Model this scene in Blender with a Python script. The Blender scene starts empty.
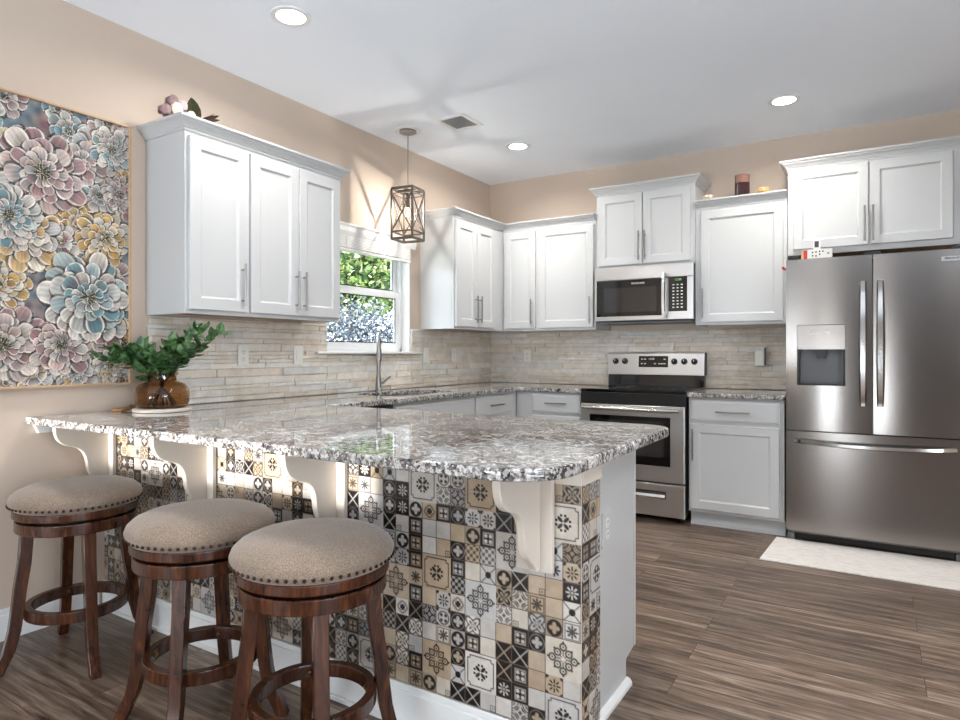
import bpy, bmesh, math, random
import numpy as np
from mathutils import Vector, Matrix
R = math.radians
PI = math.pi
random.seed(7)
rng = np.random.default_rng(5)
col = bpy.context.scene.collection
scene = bpy.context.scene

# ------------------------------------------------------------------ camera
cd = bpy.data.cameras.new('camera'); cam = bpy.data.objects.new('camera', cd); col.objects.link(cam)
cd.sensor_width = 36; cd.lens = 24.0; cd.shift_y = -7/960; cd.clip_start = .05; cd.clip_end = 200
cam.location = (3.0615, -5.1144, 1.184); cam.rotation_euler = (R(90), 0, R(31.8))
scene.camera = cam

# ------------------------------------------------------------------ world, sun, big lights, exposure
w = bpy.data.worlds.new('world'); scene.world = w; w.use_nodes = True
bg = w.node_tree.nodes['Background']; bg.inputs[0].default_value = (.78, .88, 1, 1); bg.inputs[1].default_value = 5
sd = bpy.data.lights.new('sun', 'SUN'); sun = bpy.data.objects.new('sun', sd); col.objects.link(sun)
sd.energy = 8; sd.angle = R(.8); sd.color = (1, .98, .95); sun.rotation_euler = (R(78), 0, R(1.5))

def area(name, loc, rot, sx, sy, power, color):
    l = bpy.data.lights.new(name, 'AREA'); l.shape = 'RECTANGLE'; l.size = sx; l.size_y = sy
    l.energy = power; l.color = color
    o = bpy.data.objects.new(name, l); col.objects.link(o); o.location = loc; o.rotation_euler = rot
    return o
# added fill lamps, tilted up, standing in for daylight through rear and right openings
area('rear_fill_light', (2.38, -9.1, .5), (R(140), 0, 0), .5, 1.4, 42, (.80, .90, 1))
area('rear_fill_light', (.98, -9.0, .3), (R(135), 0, 0), 1.5, 1.0, 175, (.78, .89, 1))
area('right_fill_light', (5.85, -5.6, .6), (R(142), 0, R(90)), 2.3, 1.5, 225, (.76, .88, 1))
pt = area('window_portal', (-.14, -1.65, 1.6), (R(90), 0, R(-90)), .84, .84, 1, (1, 1, 1)); pt.data.cycles.is_portal = True

scene.view_settings.view_transform = 'Standard'; scene.view_settings.look = 'None'
scene.view_settings.gamma = 1; scene.view_settings.use_curve_mapping = False
scene.view_settings.exposure = 0.45
CAN_W = 10.5; BULB_W = 5.5

# ------------------------------------------------------------------ helpers
def s2l(c):
    return tuple(((x/255)/12.92 if x/255 <= .04045 else ((x/255+.055)/1.055)**2.4) for x in c)
def rgb(*c): return s2l(c) + (1,)

class NT:
    def __init__(s, name):
        s.m = bpy.data.materials.new(name); s.m.use_nodes = True; s.t = s.m.node_tree
        s.b = s.t.nodes['Principled BSDF']
    def n(s, typ, **kw):
        o = s.t.nodes.new(typ)
        for k, v in kw.items():
            if k.startswith('i_'):
                key = k[2:]; key = int(key) if key.isdigit() else key.replace('_', ' ')
                o.inputs[key].default_value = v
            else: setattr(o, k, v)
        return o
    def l(s, a, b): s.t.links.new(a, b)
    def coords(s, scale=(1, 1, 1), rot=(0, 0, 0), world=False):
        tc = s.n('ShaderNodeNewGeometry' if world else 'ShaderNodeTexCoord')
        mp = s.n('ShaderNodeMapping'); mp.inputs['Scale'].default_value = scale; mp.inputs['Rotation'].default_value = rot
        s.l(tc.outputs['Position' if world else 'Object'], mp.inputs[0]); return mp.outputs[0]
    def noise(s, vec, scale, detail=4, rough=.5, dist=0):
        o = s.n('ShaderNodeTexNoise'); o.inputs['Scale'].default_value = scale; o.inputs['Detail'].default_value = detail
        o.inputs['Roughness'].default_value = rough; o.inputs['Distortion'].default_value = dist
        if vec: s.l(vec, o.inputs['Vector'])
        return o
    def ramp(s, fac, stops, interp='LINEAR'):
        o = s.n('ShaderNodeValToRGB'); o.color_ramp.interpolation = interp; e = o.color_ramp.elements
        while len(e) < len(stops): e.new(.5)
        for i, (p, c) in enumerate(stops): e[i].position = p; e[i].color = c
        s.l(fac, o.inputs[0]); return o.outputs[0]
    def mix(s, fac, a, b, mode='MIX'):
        o = s.n('ShaderNodeMix', data_type='RGBA', blend_type=mode)
        for v, i in ((fac, 0), (a, 6), (b, 7)):
            if hasattr(v, 'links'): s.l(v, o.inputs[i])
            else: o.inputs[i].default_value = v
        return o.outputs[2]
    def bump(s, h, strength=.3, dist=.01):
        o = s.n('ShaderNodeBump'); o.inputs['Strength'].default_value = strength; o.inputs['Distance'].default_value = dist
        s.l(h, o.inputs['Height']); s.l(o.outputs[0], s.b.inputs['Normal'])

def simple(name, c, rough=.5, metal=0, var=.04, scale=6, bump=0, bscale=60, **kw):
    """flat colour with a little procedural variation"""
    t = NT(name); v = t.coords()
    n = t.noise(v, scale, 3)
    c = rgb(*c) if max(c) > 1 else tuple(c)+(1,)
    dk = tuple(x*(1-var*2) for x in c[:3])+(1,)
    t.l(t.ramp(n.outputs[0], [(.3, dk), (.7, c)]), t.b.inputs['Base Color'])
    t.b.inputs['Roughness'].default_value = rough; t.b.inputs['Metallic'].default_value = metal
    for k, x in kw.items(): t.b.inputs[k.replace('_', ' ')].default_value = x
    if bump: t.bump(t.noise(v, bscale, 4).outputs[0], bump, .004)
    return t.m

M = {}
M['wall'] = simple('wall_paint', (202, 184, 167), .8, var=.01, scale=2, bump=.05, bscale=150)
M['ceiling'] = simple('ceiling_paint', (244, 248, 254), .9, var=.01, scale=2, bump=.05, bscale=120)
M['trim'] = simple('white_trim_paint', (236, 236, 234), .35, var=.005)
M['cab'] = simple('white_cabinet_paint', (195, 195, 194), .32, var=.006)
M['corbel'] = simple('cream_corbel_paint', (208, 197, 184), .45, var=.01)
M['underwood'] = simple('cabinet_underside_wood', (176, 148, 118), .6, var=.06, scale=20)
M['nickel'] = simple('brushed_nickel', (158, 156, 153), .3, 1, var=.02)
M['chrome'] = simple('bright_steel', (215, 213, 210), .16, 1, var=.01)
M['black'] = simple('black_plastic', (16, 15, 15), .35, var=.05)
M['blackglass'] = simple('black_glass', (10, 9, 9), .05, var=.02, Specular_IOR_Level=.6)
M['darkglass'] = simple('oven_window_glass', (38, 34, 32), .06, var=.05, Specular_IOR_Level=.8)
M['white_plastic'] = simple('white_plastic', (232, 229, 222), .35, var=.005)
M['mark'] = simple('white_print', (225, 225, 222), .5, var=.01)
M['greymark'] = simple('grey_print', (70, 70, 72), .5, var=.01)
M['brass'] = simple('aged_brass', (140, 105, 60), .35, 1, var=.05)
M['nail'] = simple('dark_bronze_nailheads', (72, 54, 42), .3, .9, var=.05)
M['lantern'] = simple('weathered_grey_lantern_wood', (92, 82, 72), .6, var=.2, scale=30)
M['rope'] = simple('jute_rope', (160, 122, 84), .9, var=.2, scale=90)
M['board'] = simple('white_washed_board', (226, 216, 202), .5, var=.05)
M['stem'] = simple('dark_twig', (52, 36, 24), .7, var=.2, scale=40)
M['slat'] = simple('white_blind_slat', (233, 231, 227), .45, var=.01)
M['grille'] = simple('dark_brown_grille', (40, 30, 24), .5, var=.1)
M['greyplastic'] = simple('grey_plastic', (105, 106, 108), .45, var=.03)

def steel(name, c, rough=.26, axis=0, aniso=.6):
    t = NT(name); sc = [1, 1, 1]
    sc = (1, 60, 500) if axis == 0 else (260, 60, 2)
    v = t.coords(sc); n = t.noise(v, 2.2, 2)
    t.l(t.ramp(n.outputs[0], [(.2, rgb(*[x*.985 for x in c])), (.8, rgb(*c))]), t.b.inputs['Base Color'])
    t.b.inputs['Metallic'].default_value = 1
    r = t.n('ShaderNodeMapRange'); t.l(n.outputs[0], r.inputs[0]); r.inputs[3].default_value = rough-.012; r.inputs[4].default_value = rough+.015
    t.l(r.outputs[0], t.b.inputs['Roughness'])
    t.b.inputs['Anisotropic'].default_value = aniso; t.b.inputs['Anisotropic Rotation'].default_value = .25
    return t.m
M['steel'] = steel('brushed_stainless', (208, 206, 204), .28)
M['fridge_steel'] = steel('refrigerator_stainless', (146, 140, 135), .2)
M['steel_dark'] = steel('dark_stainless', (110, 106, 103), .3)

# granite
t = NT('speckled_granite'); v = t.coords()
dn = t.noise(v, 30, 3, .6); vd = t.mix(.035, v, dn.outputs[1], 'ADD')
vo = t.n('ShaderNodeTexVoronoi'); vo.inputs['Scale'].default_value = 115; t.l(vd, vo.inputs['Vector'])
sep = t.n('ShaderNodeSeparateColor'); t.l(vo.outputs['Color'], sep.inputs[0])
cells = t.ramp(sep.outputs[0], [(0, rgb(22, 20, 21)), (.24, rgb(78, 70, 66)), (.38, rgb(160, 148, 136)), (.56, rgb(200, 194, 186)), (.74, rgb(128, 108, 90)), (.81, rgb(226, 222, 216)), (.94, rgb(48, 40, 36))], 'CONSTANT')
n2 = t.noise(v, 14, 5, .65, 1.2)
cloud = t.ramp(n2.outputs[0], [(.37, rgb(42, 43, 50)), (.49, rgb(128, 128, 130)), (.62, rgb(218, 217, 215))])
n3 = t.noise(v, 95, 4, .7)
spk = t.ramp(n3.outputs[0], [(.37, (0.03, .03, .032, 1)), (.45, (1, 1, 1, 1))])
g = t.mix(.46, cells, cloud); g = t.mix(.85, g, spk, 'MULTIPLY')
t.l(g, t.b.inputs['Base Color']); t.b.inputs['Roughness'].default_value = .045
t.b.inputs['Specular IOR Level'].default_value = .6
M['granite'] = t.m

# floor planks running along x
t = NT('wood_plank_floor'); tc = t.n('ShaderNodeNewGeometry')
br = t.n('ShaderNodeTexBrick'); br.offset = .37; br.offset_frequency = 2
t.l(tc.outputs['Position'], br.inputs['Vector'])
br.inputs['Scale'].default_value = 1; br.inputs['Brick Width'].default_value = 1.22; br.inputs['Row Height'].default_value = .152
br.inputs['Mortar Size'].default_value = .0012; br.inputs['Mortar Smooth'].default_value = .3; br.inputs['Bias'].default_value = 0
br.inputs['Color1'].default_value = (0, 0, 0, 1); br.inputs['Color2'].default_value = (1, 1, 1, 1); br.inputs['Mortar'].default_value = (.5, .5, .5, 1)
off = t.n('ShaderNodeVectorMath', operation='SCALE'); off.inputs['Scale'].default_value = 13.7; t.l(br.outputs['Color'], off.inputs[0])
add = t.n('ShaderNodeVectorMath', operation='ADD'); t.l(tc.outputs['Position'], add.inputs[0]); t.l(off.outputs[0], add.inputs[1])
mp = t.n('ShaderNodeMapping'); mp.inputs['Scale'].default_value = (1.6, 22, 1); t.l(add.outputs[0], mp.inputs[0])
gr = t.noise(mp.outputs[0], 1.6, 8, .62, .8)
mp2 = t.n('ShaderNodeMapping'); mp2.inputs['Scale'].default_value = (6, 160, 1); t.l(add.outputs[0], mp2.inputs[0])
fine = t.noise(mp2.outputs[0], 1.2, 4, .6)
cc = t.ramp(gr.outputs[0], [(.32, rgb(66, 50, 40)), (.44, rgb(106, 87, 73)), (.55, rgb(134, 115, 99)), (.68, rgb(168, 150, 133))])
tone = t.ramp(br.outputs['Color'], [(0, (.72, .71, .70, 1)), (1, (1.08, 1.06, 1.04, 1))])
cc = t.mix(1, cc, tone, 'MULTIPLY'); cc = t.mix(1, cc, (.93, .93, .93, 1), 'MULTIPLY')
ff = t.ramp(fine.outputs[0], [(.3, (.62, .6, .58, 1)), (.6, (1.05, 1.05, 1.05, 1))]); cc = t.mix(.7, cc, ff, 'MULTIPLY')
cc = t.mix(br.outputs['Fac'], cc, rgb(48, 38, 31))
t.l(cc, t.b.inputs['Base Color']); t.b.inputs['Roughness'].default_value = .38
t.bump(fine.outputs[0], .12, .002)
M['floor'] = t.m

# stone with a colour per piece
t = NT('stacked_ledger_stone'); at = t.n('ShaderNodeAttribute', attribute_name='Col')
v = t.coords((1, 1, 1), world=True); n1 = t.noise(v, 14, 6, .65, .6); n2 = t.noise(v, 60, 5, .6)
a = t.ramp(n1.outputs[0], [(.3, (.86, .83, .79, 1)), (.62, (1.05, 1.05, 1.05, 1))])
c = t.mix(1, at.outputs['Color'], a, 'MULTIPLY'); t.l(c, t.b.inputs['Base Color']); t.b.inputs['Roughness'].default_value = .6
mx = t.mix(.4, n1.outputs[0], n2.outputs[0]); t.bump(mx, .6, .012)
M['stone'] = t.m

t = NT('printed_mosaic_tile'); at = t.n('ShaderNodeAttribute', attribute_name='Col')
v = t.coords(); n1 = t.noise(v, 25, 5, .6); a = t.ramp(n1.outputs[0], [(.3, (.84, .82, .80, 1)), (.65, (1.03, 1.03, 1.03, 1))])
t.l(t.mix(1, at.outputs['Color'], a, 'MULTIPLY'), t.b.inputs['Base Color']); t.b.inputs['Roughness'].default_value = .28
M['mosaic'] = t.m
t = NT('painted_canvas'); at = t.n('ShaderNodeAttribute', attribute_name='Col')
v = t.coords(); n1 = t.noise(v, 180, 3, .6); a = t.ramp(n1.outputs[0], [(.3, (.9, .9, .9, 1)), (.7, (1.05, 1.05, 1.05, 1))])
t.l(t.mix(1, at.outputs['Color'], a, 'MULTIPLY'), t.b.inputs['Base Color']); t.b.inputs['Roughness'].default_value = .6
M['canvas'] = t.m
M['oak'] = simple('pale_oak_frame', (200, 165, 128), .5, var=.08, scale=30)

# stool wood
t = NT('dark_walnut_stain'); v = t.coords((30, 30, 5)); n1 = t.noise(v, 1.4, 6, .6, 1)
t.l(t.ramp(n1.outputs[0], [(.3, rgb(32, 15, 8)), (.55, rgb(68, 35, 18)), (.8, rgb(108, 62, 32))]), t.b.inputs['Base Color'])
t.b.inputs['Roughness'].default_value = .22; M['walnut'] = t.m
t = NT('taupe_woven_fabric'); v = t.coords(); n1 = t.noise(v, 320, 2, .5); n2 = t.noise(v, 12, 4, .6)
a = t.ramp(n1.outputs[0], [(.35, rgb(108, 92, 78)), (.65, rgb(150, 132, 115))])
b = t.ramp(n2.outputs[0], [(.3, (.88, .86, .84, 1)), (.7, (1.05, 1.05, 1.05, 1))])
t.l(t.mix(1, a, b, 'MULTIPLY'), t.b.inputs['Base Color']); t.b.inputs['Roughness'].default_value = .9
t.b.inputs['Sheen Weight'].default_value = .3; t.bump(n1.outputs[0], .3, .002); M['fabric'] = t.m
# leaves
def leafmat(name, c1, c2, rough=.4):
    t = NT(name); v = t.coords(); n1 = t.noise(v, 55, 2)
    t.l(t.ramp(n1.outputs[0], [(.35, rgb(*c1)), (.65, rgb(*c2))]), t.b.inputs['Base Color']); t.b.inputs['Roughness'].default_value = rough
    return t.m
M['leaf'] = leafmat('green_leaf', (20, 48, 28), (92, 130, 74))
M['olive'] = leafmat('olive_leaf', (48, 52, 28), (74, 76, 40))
def outleaf(name, stops, sc):
    t = NT(name); at = t.n('ShaderNodeAttribute', attribute_name='Col'); t.l(at.outputs['Color'], t.b.inputs['Base Color'])
    t.b.inputs['Roughness'].default_value = .6; t.b.inputs['Subsurface Weight'].default_value = 0; return t.m
M['outleaf'] = outleaf('outdoor_leaf', None, 1)
# glass
def glassmat(name, c, rough=0, trans=.94):
    t = NT(name); n = t.t.nodes
    t.b.inputs['Base Color'].default_value = c; t.b.inputs['Roughness'].default_value = rough
    t.b.inputs['Transmission Weight'].default_value = 1; t.b.inputs['IOR'].default_value = 1.45
    return t.m
M['amber'] = glassmat('amber_glass', rgb(208, 172, 128))
M['pane'] = glassmat('window_glass', (1, 1, 1, 1)); M['pane'].node_tree.nodes['Principled BSDF'].inputs['IOR'].default_value = 1.03
def emis(name, c, s):
    t = NT(name); t.b.inputs['Base Color'].default_value = c; t.b.inputs['Emission Color'].default_value = c
    t.b.inputs['Emission Strength'].default_value = s; return t.m
M['lamp'] = emis('lit_lamp_lens', (1, .97, .92, 1), 14)
M['bulb'] = emis('lit_bulb', (1, .9, .75, 1), 6)
M['clock'] = emis('green_clock_digits', (.3, .6, .2, 1), .25)
M['bluerug'] = None

class MB:
    def __init__(s): s.v = []; s.f = []; s.c = []; s.cur = None
    def add(s, vs, fs):
        b = len(s.v); s.v += [tuple(x) for x in vs]; s.f += [tuple(b+i for i in f) for f in fs]; s.c += [s.cur]*len(vs); return s
    def box(s, x0, x1, y0, y1, z0, z1):
        if x0 > x1: x0, x1 = x1, x0
        if y0 > y1: y0, y1 = y1, y0
        return s.add([(x0,y0,z0),(x1,y0,z0),(x1,y1,z0),(x0,y1,z0),(x0,y0,z1),(x1,y0,z1),(x1,y1,z1),(x0,y1,z1)],
              [(0,3,2,1),(4,5,6,7),(0,1,5,4),(1,2,6,5),(2,3,7,6),(3,0,4,7)])
    def prism(s, pts, a, b, axis):
        """polygon pts (2D) extruded from a to b along axis; pts are the other two coordinates in order"""
        n = len(pts)
        def mk(p, q):
            if axis == 'x': return (q, p[0], p[1])
            if axis == 'y': return (p[0], q, p[1])
            return (p[0], p[1], q)
        vs = [mk(p, a) for p in pts]+[mk(p, b) for p in pts]
        return s.add(vs, [tuple(range(n))[::-1], tuple(range(n, 2*n))]+[(i, (i+1) % n, n+(i+1) % n, n+i) for i in range(n)])
    def lathe(s, prof, n=32, c=(0, 0, 0), axis='z', cap=True):
        vs = []
        for r, z in prof:
            for i in range(n):
                a = 2*PI*i/n; p = (r*math.cos(a), r*math.sin(a), z)
                if axis == 'y': p = (p[0], z, p[1])
                if axis == 'x': p = (z, p[0], p[1])
                vs.append((p[0]+c[0], p[1]+c[1], p[2]+c[2]))
        fs = [(j*n+i, j*n+(i+1) % n, (j+1)*n+(i+1) % n, (j+1)*n+i) for j in range(len(prof)-1) for i in range(n)]
        if cap: fs += [tuple(range(n))[::-1], tuple((len(prof)-1)*n+i for i in range(n))]
        return s.add(vs, fs)
    def tube(s, pts, r, n=8, rr=None):
        pts = [Vector(p) for p in pts]; vs = []; prev = None
        for i, p in enumerate(pts):
            d = (pts[min(i+1, len(pts)-1)]-pts[max(i-1, 0)]).normalized()
            u = (prev-d*prev.dot(d)) if prev else d.orthogonal()
            if u.length < 1e-6: u = d.orthogonal()
            u.normalize(); prev = u; w_ = d.cross(u); q = rr[i] if rr else r
            for k in range(n):
                a = 2*PI*k/n; vs.append(p+u*math.cos(a)*q+w_*math.sin(a)*q)
        m = len(pts)
        return s.add(vs, [(j*n+i, j*n+(i+1) % n, (j+1)*n+(i+1) % n, (j+1)*n+i) for j in range(m-1) for i in range(n)]+[tuple(range(n))[::-1], tuple((m-1)*n+i for i in range(n))])
    def ring(s, r0, r1, z0, z1, n=48, c=(0, 0)):
        P = [(r0, z0), (r1, z0), (r1, z1), (r0, z1)]; vs = []
        for r, z in P:
            for i in range(n): a = 2*PI*i/n; vs.append((c[0]+r*math.cos(a), c[1]+r*math.sin(a), z))
        return s.add(vs, [(j*n+i, j*n+(i+1) % n, ((j+1) % 4)*n+(i+1) % n, ((j+1) % 4)*n+i) for j in range(4) for i in range(n)])
    def sphere(s, c, r, n=10, m=6, sc=(1, 1, 1)):
        prof = [(max(r*math.sin(PI*j/m), 1e-4), -r*math.cos(PI*j/m)) for j in range(m+1)]
        vs = [(c[0]+p*math.cos(2*PI*i/n)*sc[0], c[1]+p*math.sin(2*PI*i/n)*sc[1], c[2]+z*sc[2]) for p, z in prof for i in range(n)]
        return s.add(vs, [(j*n+i, j*n+(i+1) % n, (j+1)*n+(i+1) % n, (j+1)*n+i) for j in range(m) for i in range(n)])
    def bar(s, p, q, wx, wy):
        """rectangular bar between points"""
        p = Vector(p); q = Vector(q); d = (q-p).normalized(); u = Vector((0, 0, 1)).cross(d)
        if u.length < 1e-4: u = Vector((1, 0, 0))
        u.normalize(); w_ = d.cross(u); vs = []
        for o in (p, q):
            for a, b in ((-1, -1), (1, -1), (1, 1), (-1, 1)): vs.append(o+u*a*wx/2+w_*b*wy/2)
        return s.add(vs, [(0, 3, 2, 1), (4, 5, 6, 7), (0, 1, 5, 4), (1, 2, 6, 5), (2, 3, 7, 6), (3, 0, 4, 7)])
    def build(s, name, mat, parent=None, bevel=0, smooth=False, seg=2, angle=35):
        me = bpy.data.meshes.new(name); me.from_pydata(s.v, [], s.f); me.materials.append(mat)
        bm = bmesh.new(); bm.from_mesh(me); bmesh.ops.recalc_face_normals(bm, faces=bm.faces); bm.to_mesh(me); bm.free()
        if any(c is not None for c in s.c):
            ca = me.color_attributes.new('Col', 'FLOAT_COLOR', 'POINT')
            ca.data.foreach_set('color', np.array([(c or (1, 1, 1)) + (1,) for c in s.c], dtype=np.float32).ravel())
        o = bpy.data.objects.new(name, me); col.objects.link(o)
        if parent: o.parent = parent
        if smooth:
            me.polygons.foreach_set('use_smooth', [True]*len(me.polygons)); me.set_sharp_from_angle(angle=R(angle))
        if bevel:
            b = o.modifiers.new('bevel', 'BEVEL'); b.width = bevel; b.segments = seg; b.limit_method = 'ANGLE'; b.angle_limit = R(40)
        return o
def tag(o, label=None, cat=None, group=None, kind=None):
    if label: o['label'] = label
    if cat: o['category'] = cat
    if group: o['group'] = group
    if kind: o['kind'] = kind
    return o
def empty(name, loc=(0, 0, 0), rz=0, label=None, cat=None, group=None):
    o = bpy.data.objects.new(name, None); col.objects.link(o); o.location = loc; o.rotation_euler = (0, 0, rz); o.empty_display_size = .1
    return tag(o, label, cat, group)
def children(o): return [c for c in bpy.data.objects if c.parent == o]
def copy_tree(o, parent=None):
    c = o.copy(); col.objects.link(c)
    if parent: c.parent = parent
    for ch in children(o): copy_tree(ch, c)
    return c
def struct(o): o['kind'] = 'structure'; return o
def text(body, size, mat, parent, loc, rot=(R(90), 0, 0), name='lettering', ext=.0004, align='CENTER'):
    cu = bpy.data.curves.new(name, 'FONT'); cu.body = body; cu.size = size; cu.extrude = ext; cu.align_x = align; cu.align_y = 'CENTER'
    tmp = bpy.data.objects.new('tmp_text', cu); col.objects.link(tmp)
    dg = bpy.context.evaluated_depsgraph_get(); me = bpy.data.meshes.new_from_object(tmp.evaluated_get(dg))
    bpy.data.objects.remove(tmp); bpy.data.curves.remove(cu)
    me.name = name; me.materials.clear(); me.materials.append(mat)
    o = bpy.data.objects.new(name, me); col.objects.link(o); o.parent = parent; o.location = loc; o.rotation_euler = rot
    return o

# ------------------------------------------------------------------ room shell
H = 2.745; XR = 5.4; YR = -8.5; T = .16
WY0, WY1, WZ0, WZ1 = -2.09, -1.205, 1.19, 2.05         # kitchen window opening
struct(MB().box(-T, XR+T, YR-T, T, -.1, 0).build('floor', M['floor']))
struct(MB().box(-T, XR+T, YR-T, T, H, H+.1).build('ceiling', M['ceiling']))
m = MB(); m.box(-T, 0, YR-T, WY0, 0, H); m.box(-T, 0, WY1, T, 0, H); m.box(-T, 0, WY0, WY1, 0, WZ0-.001); m.box(-T, 0, WY0, WY1, WZ1, H)
struct(m.build('wall_left', M['wall']))
struct(MB().box(0, XR, 0, T, 0, H).build('wall_back', M['wall']))
m = MB(); m.box(XR, XR+T, YR-T, -6.8, 0, H); m.box(XR, XR+T, -4.4, T, 0, H); m.box(XR, XR+T, -6.8, -4.4, 0, .8); m.box(XR, XR+T, -6.8, -4.4, 2.2, H)
struct(m.build('wall_right', M['wall']))
m = MB(); m.box(0, .12, YR-T, YR, 0, H); m.box(.12, 1.78, YR-T, YR, 0, .3); m.box(.12, 1.78, YR-T, YR, 1.4, 1.74); m.box(.12, 1.78, YR-T, YR, 2.0, H); m.box(1.78, 2.1, YR-T, YR, 0, H); m.box(2.1, 2.65, YR-T, YR, 2.15, H); m.box(2.65, XR, YR-T, YR, 0, H)  # high slit left open, shaped to pass a sun beam onto the bar
struct(m.build('wall_rear', simple('unlit_rear_wall_paint', (96, 90, 86), .8)))  # dark colour stands in for an unlit far room, dims refrigerator reflections
def frame(m, ax, c, a0, a1, z0, z1, w_, d_):
    for (p, q, r_, s_) in ((a0, a0+w_, z0, z1), (a1-w_, a1, z0, z1), (a0+w_, a1-w_, z0, z0+w_), (a0+w_, a1-w_, z1-w_, z1), ((a0+a1)/2-w_/2, (a0+a1)/2+w_/2, z0+w_, z1-w_)):
        if ax == 'y': m.box(p, q, c-d_/2, c+d_/2, r_, s_)
        else: m.box(c-d_/2, c+d_/2, p, q, r_, s_)
    return m
struct(frame(MB(), 'y', YR-.08, 2.1, 2.65, 0, 2.15, .07, .06).build('added_door_1', M['trim']))  # unseen narrow door, added for the rear fill lamp and its refrigerator streak
struct(frame(MB(), 'x', XR+.08, -6.8, -4.4, .8, 2.2, .06, .06).build('window_2', M['trim']))
struct(MB().box(2.0, 7.5, -11.2, -11, -.12, 2.75).build('added_sun_block', M['wall']))  # unseen block, added to keep the low sun out of the rear door
struct(frame(MB(), 'y', YR-.08, .12, 1.78, .3, 1.4, .05, .06).build('added_window_3', M['trim']))  # unseen low window, added so a fill lamp brightens the camera-facing sides
struct(MB().box(-2.5, 1.95, -11.2, -11, -.12, 2.0).build('added_sun_block', M['wall']))  # unseen lower block, added to stop sun entering the low rear window
# baseboards
def bb(m, x0, x1, y0, y1, out):
    """simple profile board: face + cap"""
    m.box(x0, x1, y0, y1, 0, .105)
    ox, oy = out
    if ox: m.box(x0 if ox > 0 else x0+.005, x1-.005 if ox > 0 else x1, y0, y1, .105, .13)
    else: m.box(x0, x1, y0+(.005 if oy < 0 else 0), y1-(.005 if oy > 0 else 0), .105, .13)
    return m
struct(bb(MB(), 0, .015, YR, -3.53, (1, 0)).build('baseboard_left', M['trim'], bevel=.003))
struct(bb(MB(), 3.55, XR, -.015, 0, (0, -1)).build('baseboard_back', M['trim'], bevel=.003))
struct(bb(MB(), XR-.015, XR, YR, -.02, (-1, 0)).build('baseboard_right', M['trim'], bevel=.003))

# kitchen window
win = struct(empty('window_1', (0, 0, 0)))
m = MB()
X0, X1 = -.13, -.075
fw = .032
m.box(X0, X1, WY0, WY0+fw, WZ0, WZ1); m.box(X0, X1, WY1-fw, WY1, WZ0, WZ1); m.box(X0, X1, WY0, WY1, WZ0, WZ0+fw); m.box(X0, X1, WY0, WY1, WZ1-fw, WZ1)
m.build('window_frame', M['trim'], win, bevel=.003)
def sash(x0, x1, z0, z1, nm, sw=.045):
    s_ = MB(); a, b = WY0+fw, WY1-fw
    s_.box(x0, x1, a, a+sw, z0, z1); s_.box(x0, x1, b-sw, b, z0, z1); s_.box(x0, x1, a+sw, b-sw, z0, z0+sw); s_.box(x0, x1, a+sw, b-sw, z1-sw, z1)
    o = s_.build(nm, M['trim'], win, bevel=.004)
    MB().box((x0+x1)/2-.002, (x0+x1)/2+.002, a+sw-.005, b-sw+.005, z0+sw-.005, z1-sw+.005).build('pane', M['pane'], o)
    g_ = MB(); q = .006
    g_.box(x1-.004, x1+.001, a+sw, b-sw, z1-sw-q, z1-sw); g_.box(x1-.004, x1+.001, b-sw-q, b-sw, z0+sw, z1-sw); g_.box(x1-.004, x1+.001, a+sw, b-sw, z0+sw, z0+sw+q)
    g_.build('gasket', M['black'], o)
sash(-.128, -.108, 1.615, WZ1-fw, 'upper_sash')
sash(-.104, -.080, WZ0+.025, 1.645, 'lower_sash')
m = MB(); m.box(-.075, 0, WY0, WY0+.006, WZ0+.002, WZ1); m.box(-.075, 0, WY1-.006, WY1, WZ0+.002, WZ1); m.box(-.075, 0, WY0+.006, WY1-.006, WZ1-.006, WZ1)
m.build('jamb_liner', M['trim'], win)
m = MB(); m.box(-.075, 0.001, WY0, WY1, WZ0-.012, WZ0+.004); m.box(0.001, .045, -2.20, -1.10, WZ0-.012, WZ0+.004)
m.build('window_sill', M['trim'], win, bevel=.004)

# raised blind
bl = empty('window_blind', (0.002, (WY0+WY1)/2, 1.9), 0, 'white slatted window blind raised and stacked above the kitchen window', 'blind')
hw = (WY1-WY0)/2+.0
m = MB(); m.prism([(0, .075), (.048, .075), (.056, .10), (.056, .13), (.064, .14), (.064, .152), (0, .152)], -hw-.02, hw+.01, 'y'); m.v = [(p[0], p[1], p[2]) for p in m.v]
# prism with axis y gives (x,y,z)
m.build('valance', M['slat'], bl, bevel=.002)
m = MB()
for k in range(8): m.box(.006, .046, -hw+.01, hw-.05, .066-k*.0105, .0755-k*.0105)
m.build('slat_stack', M['slat'], bl, bevel=.001)
MB().box(.006, .048, -hw+.01, hw-.05, -.032, -.014).build('bottom_rail', M['slat'], bl, bevel=.003)
for yy in (-.3, .28): MB().tube([(.05, yy, .075), (.05, yy, -.03)], .002, 5).build('ladder_tape', M['slat'], bl)

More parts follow.
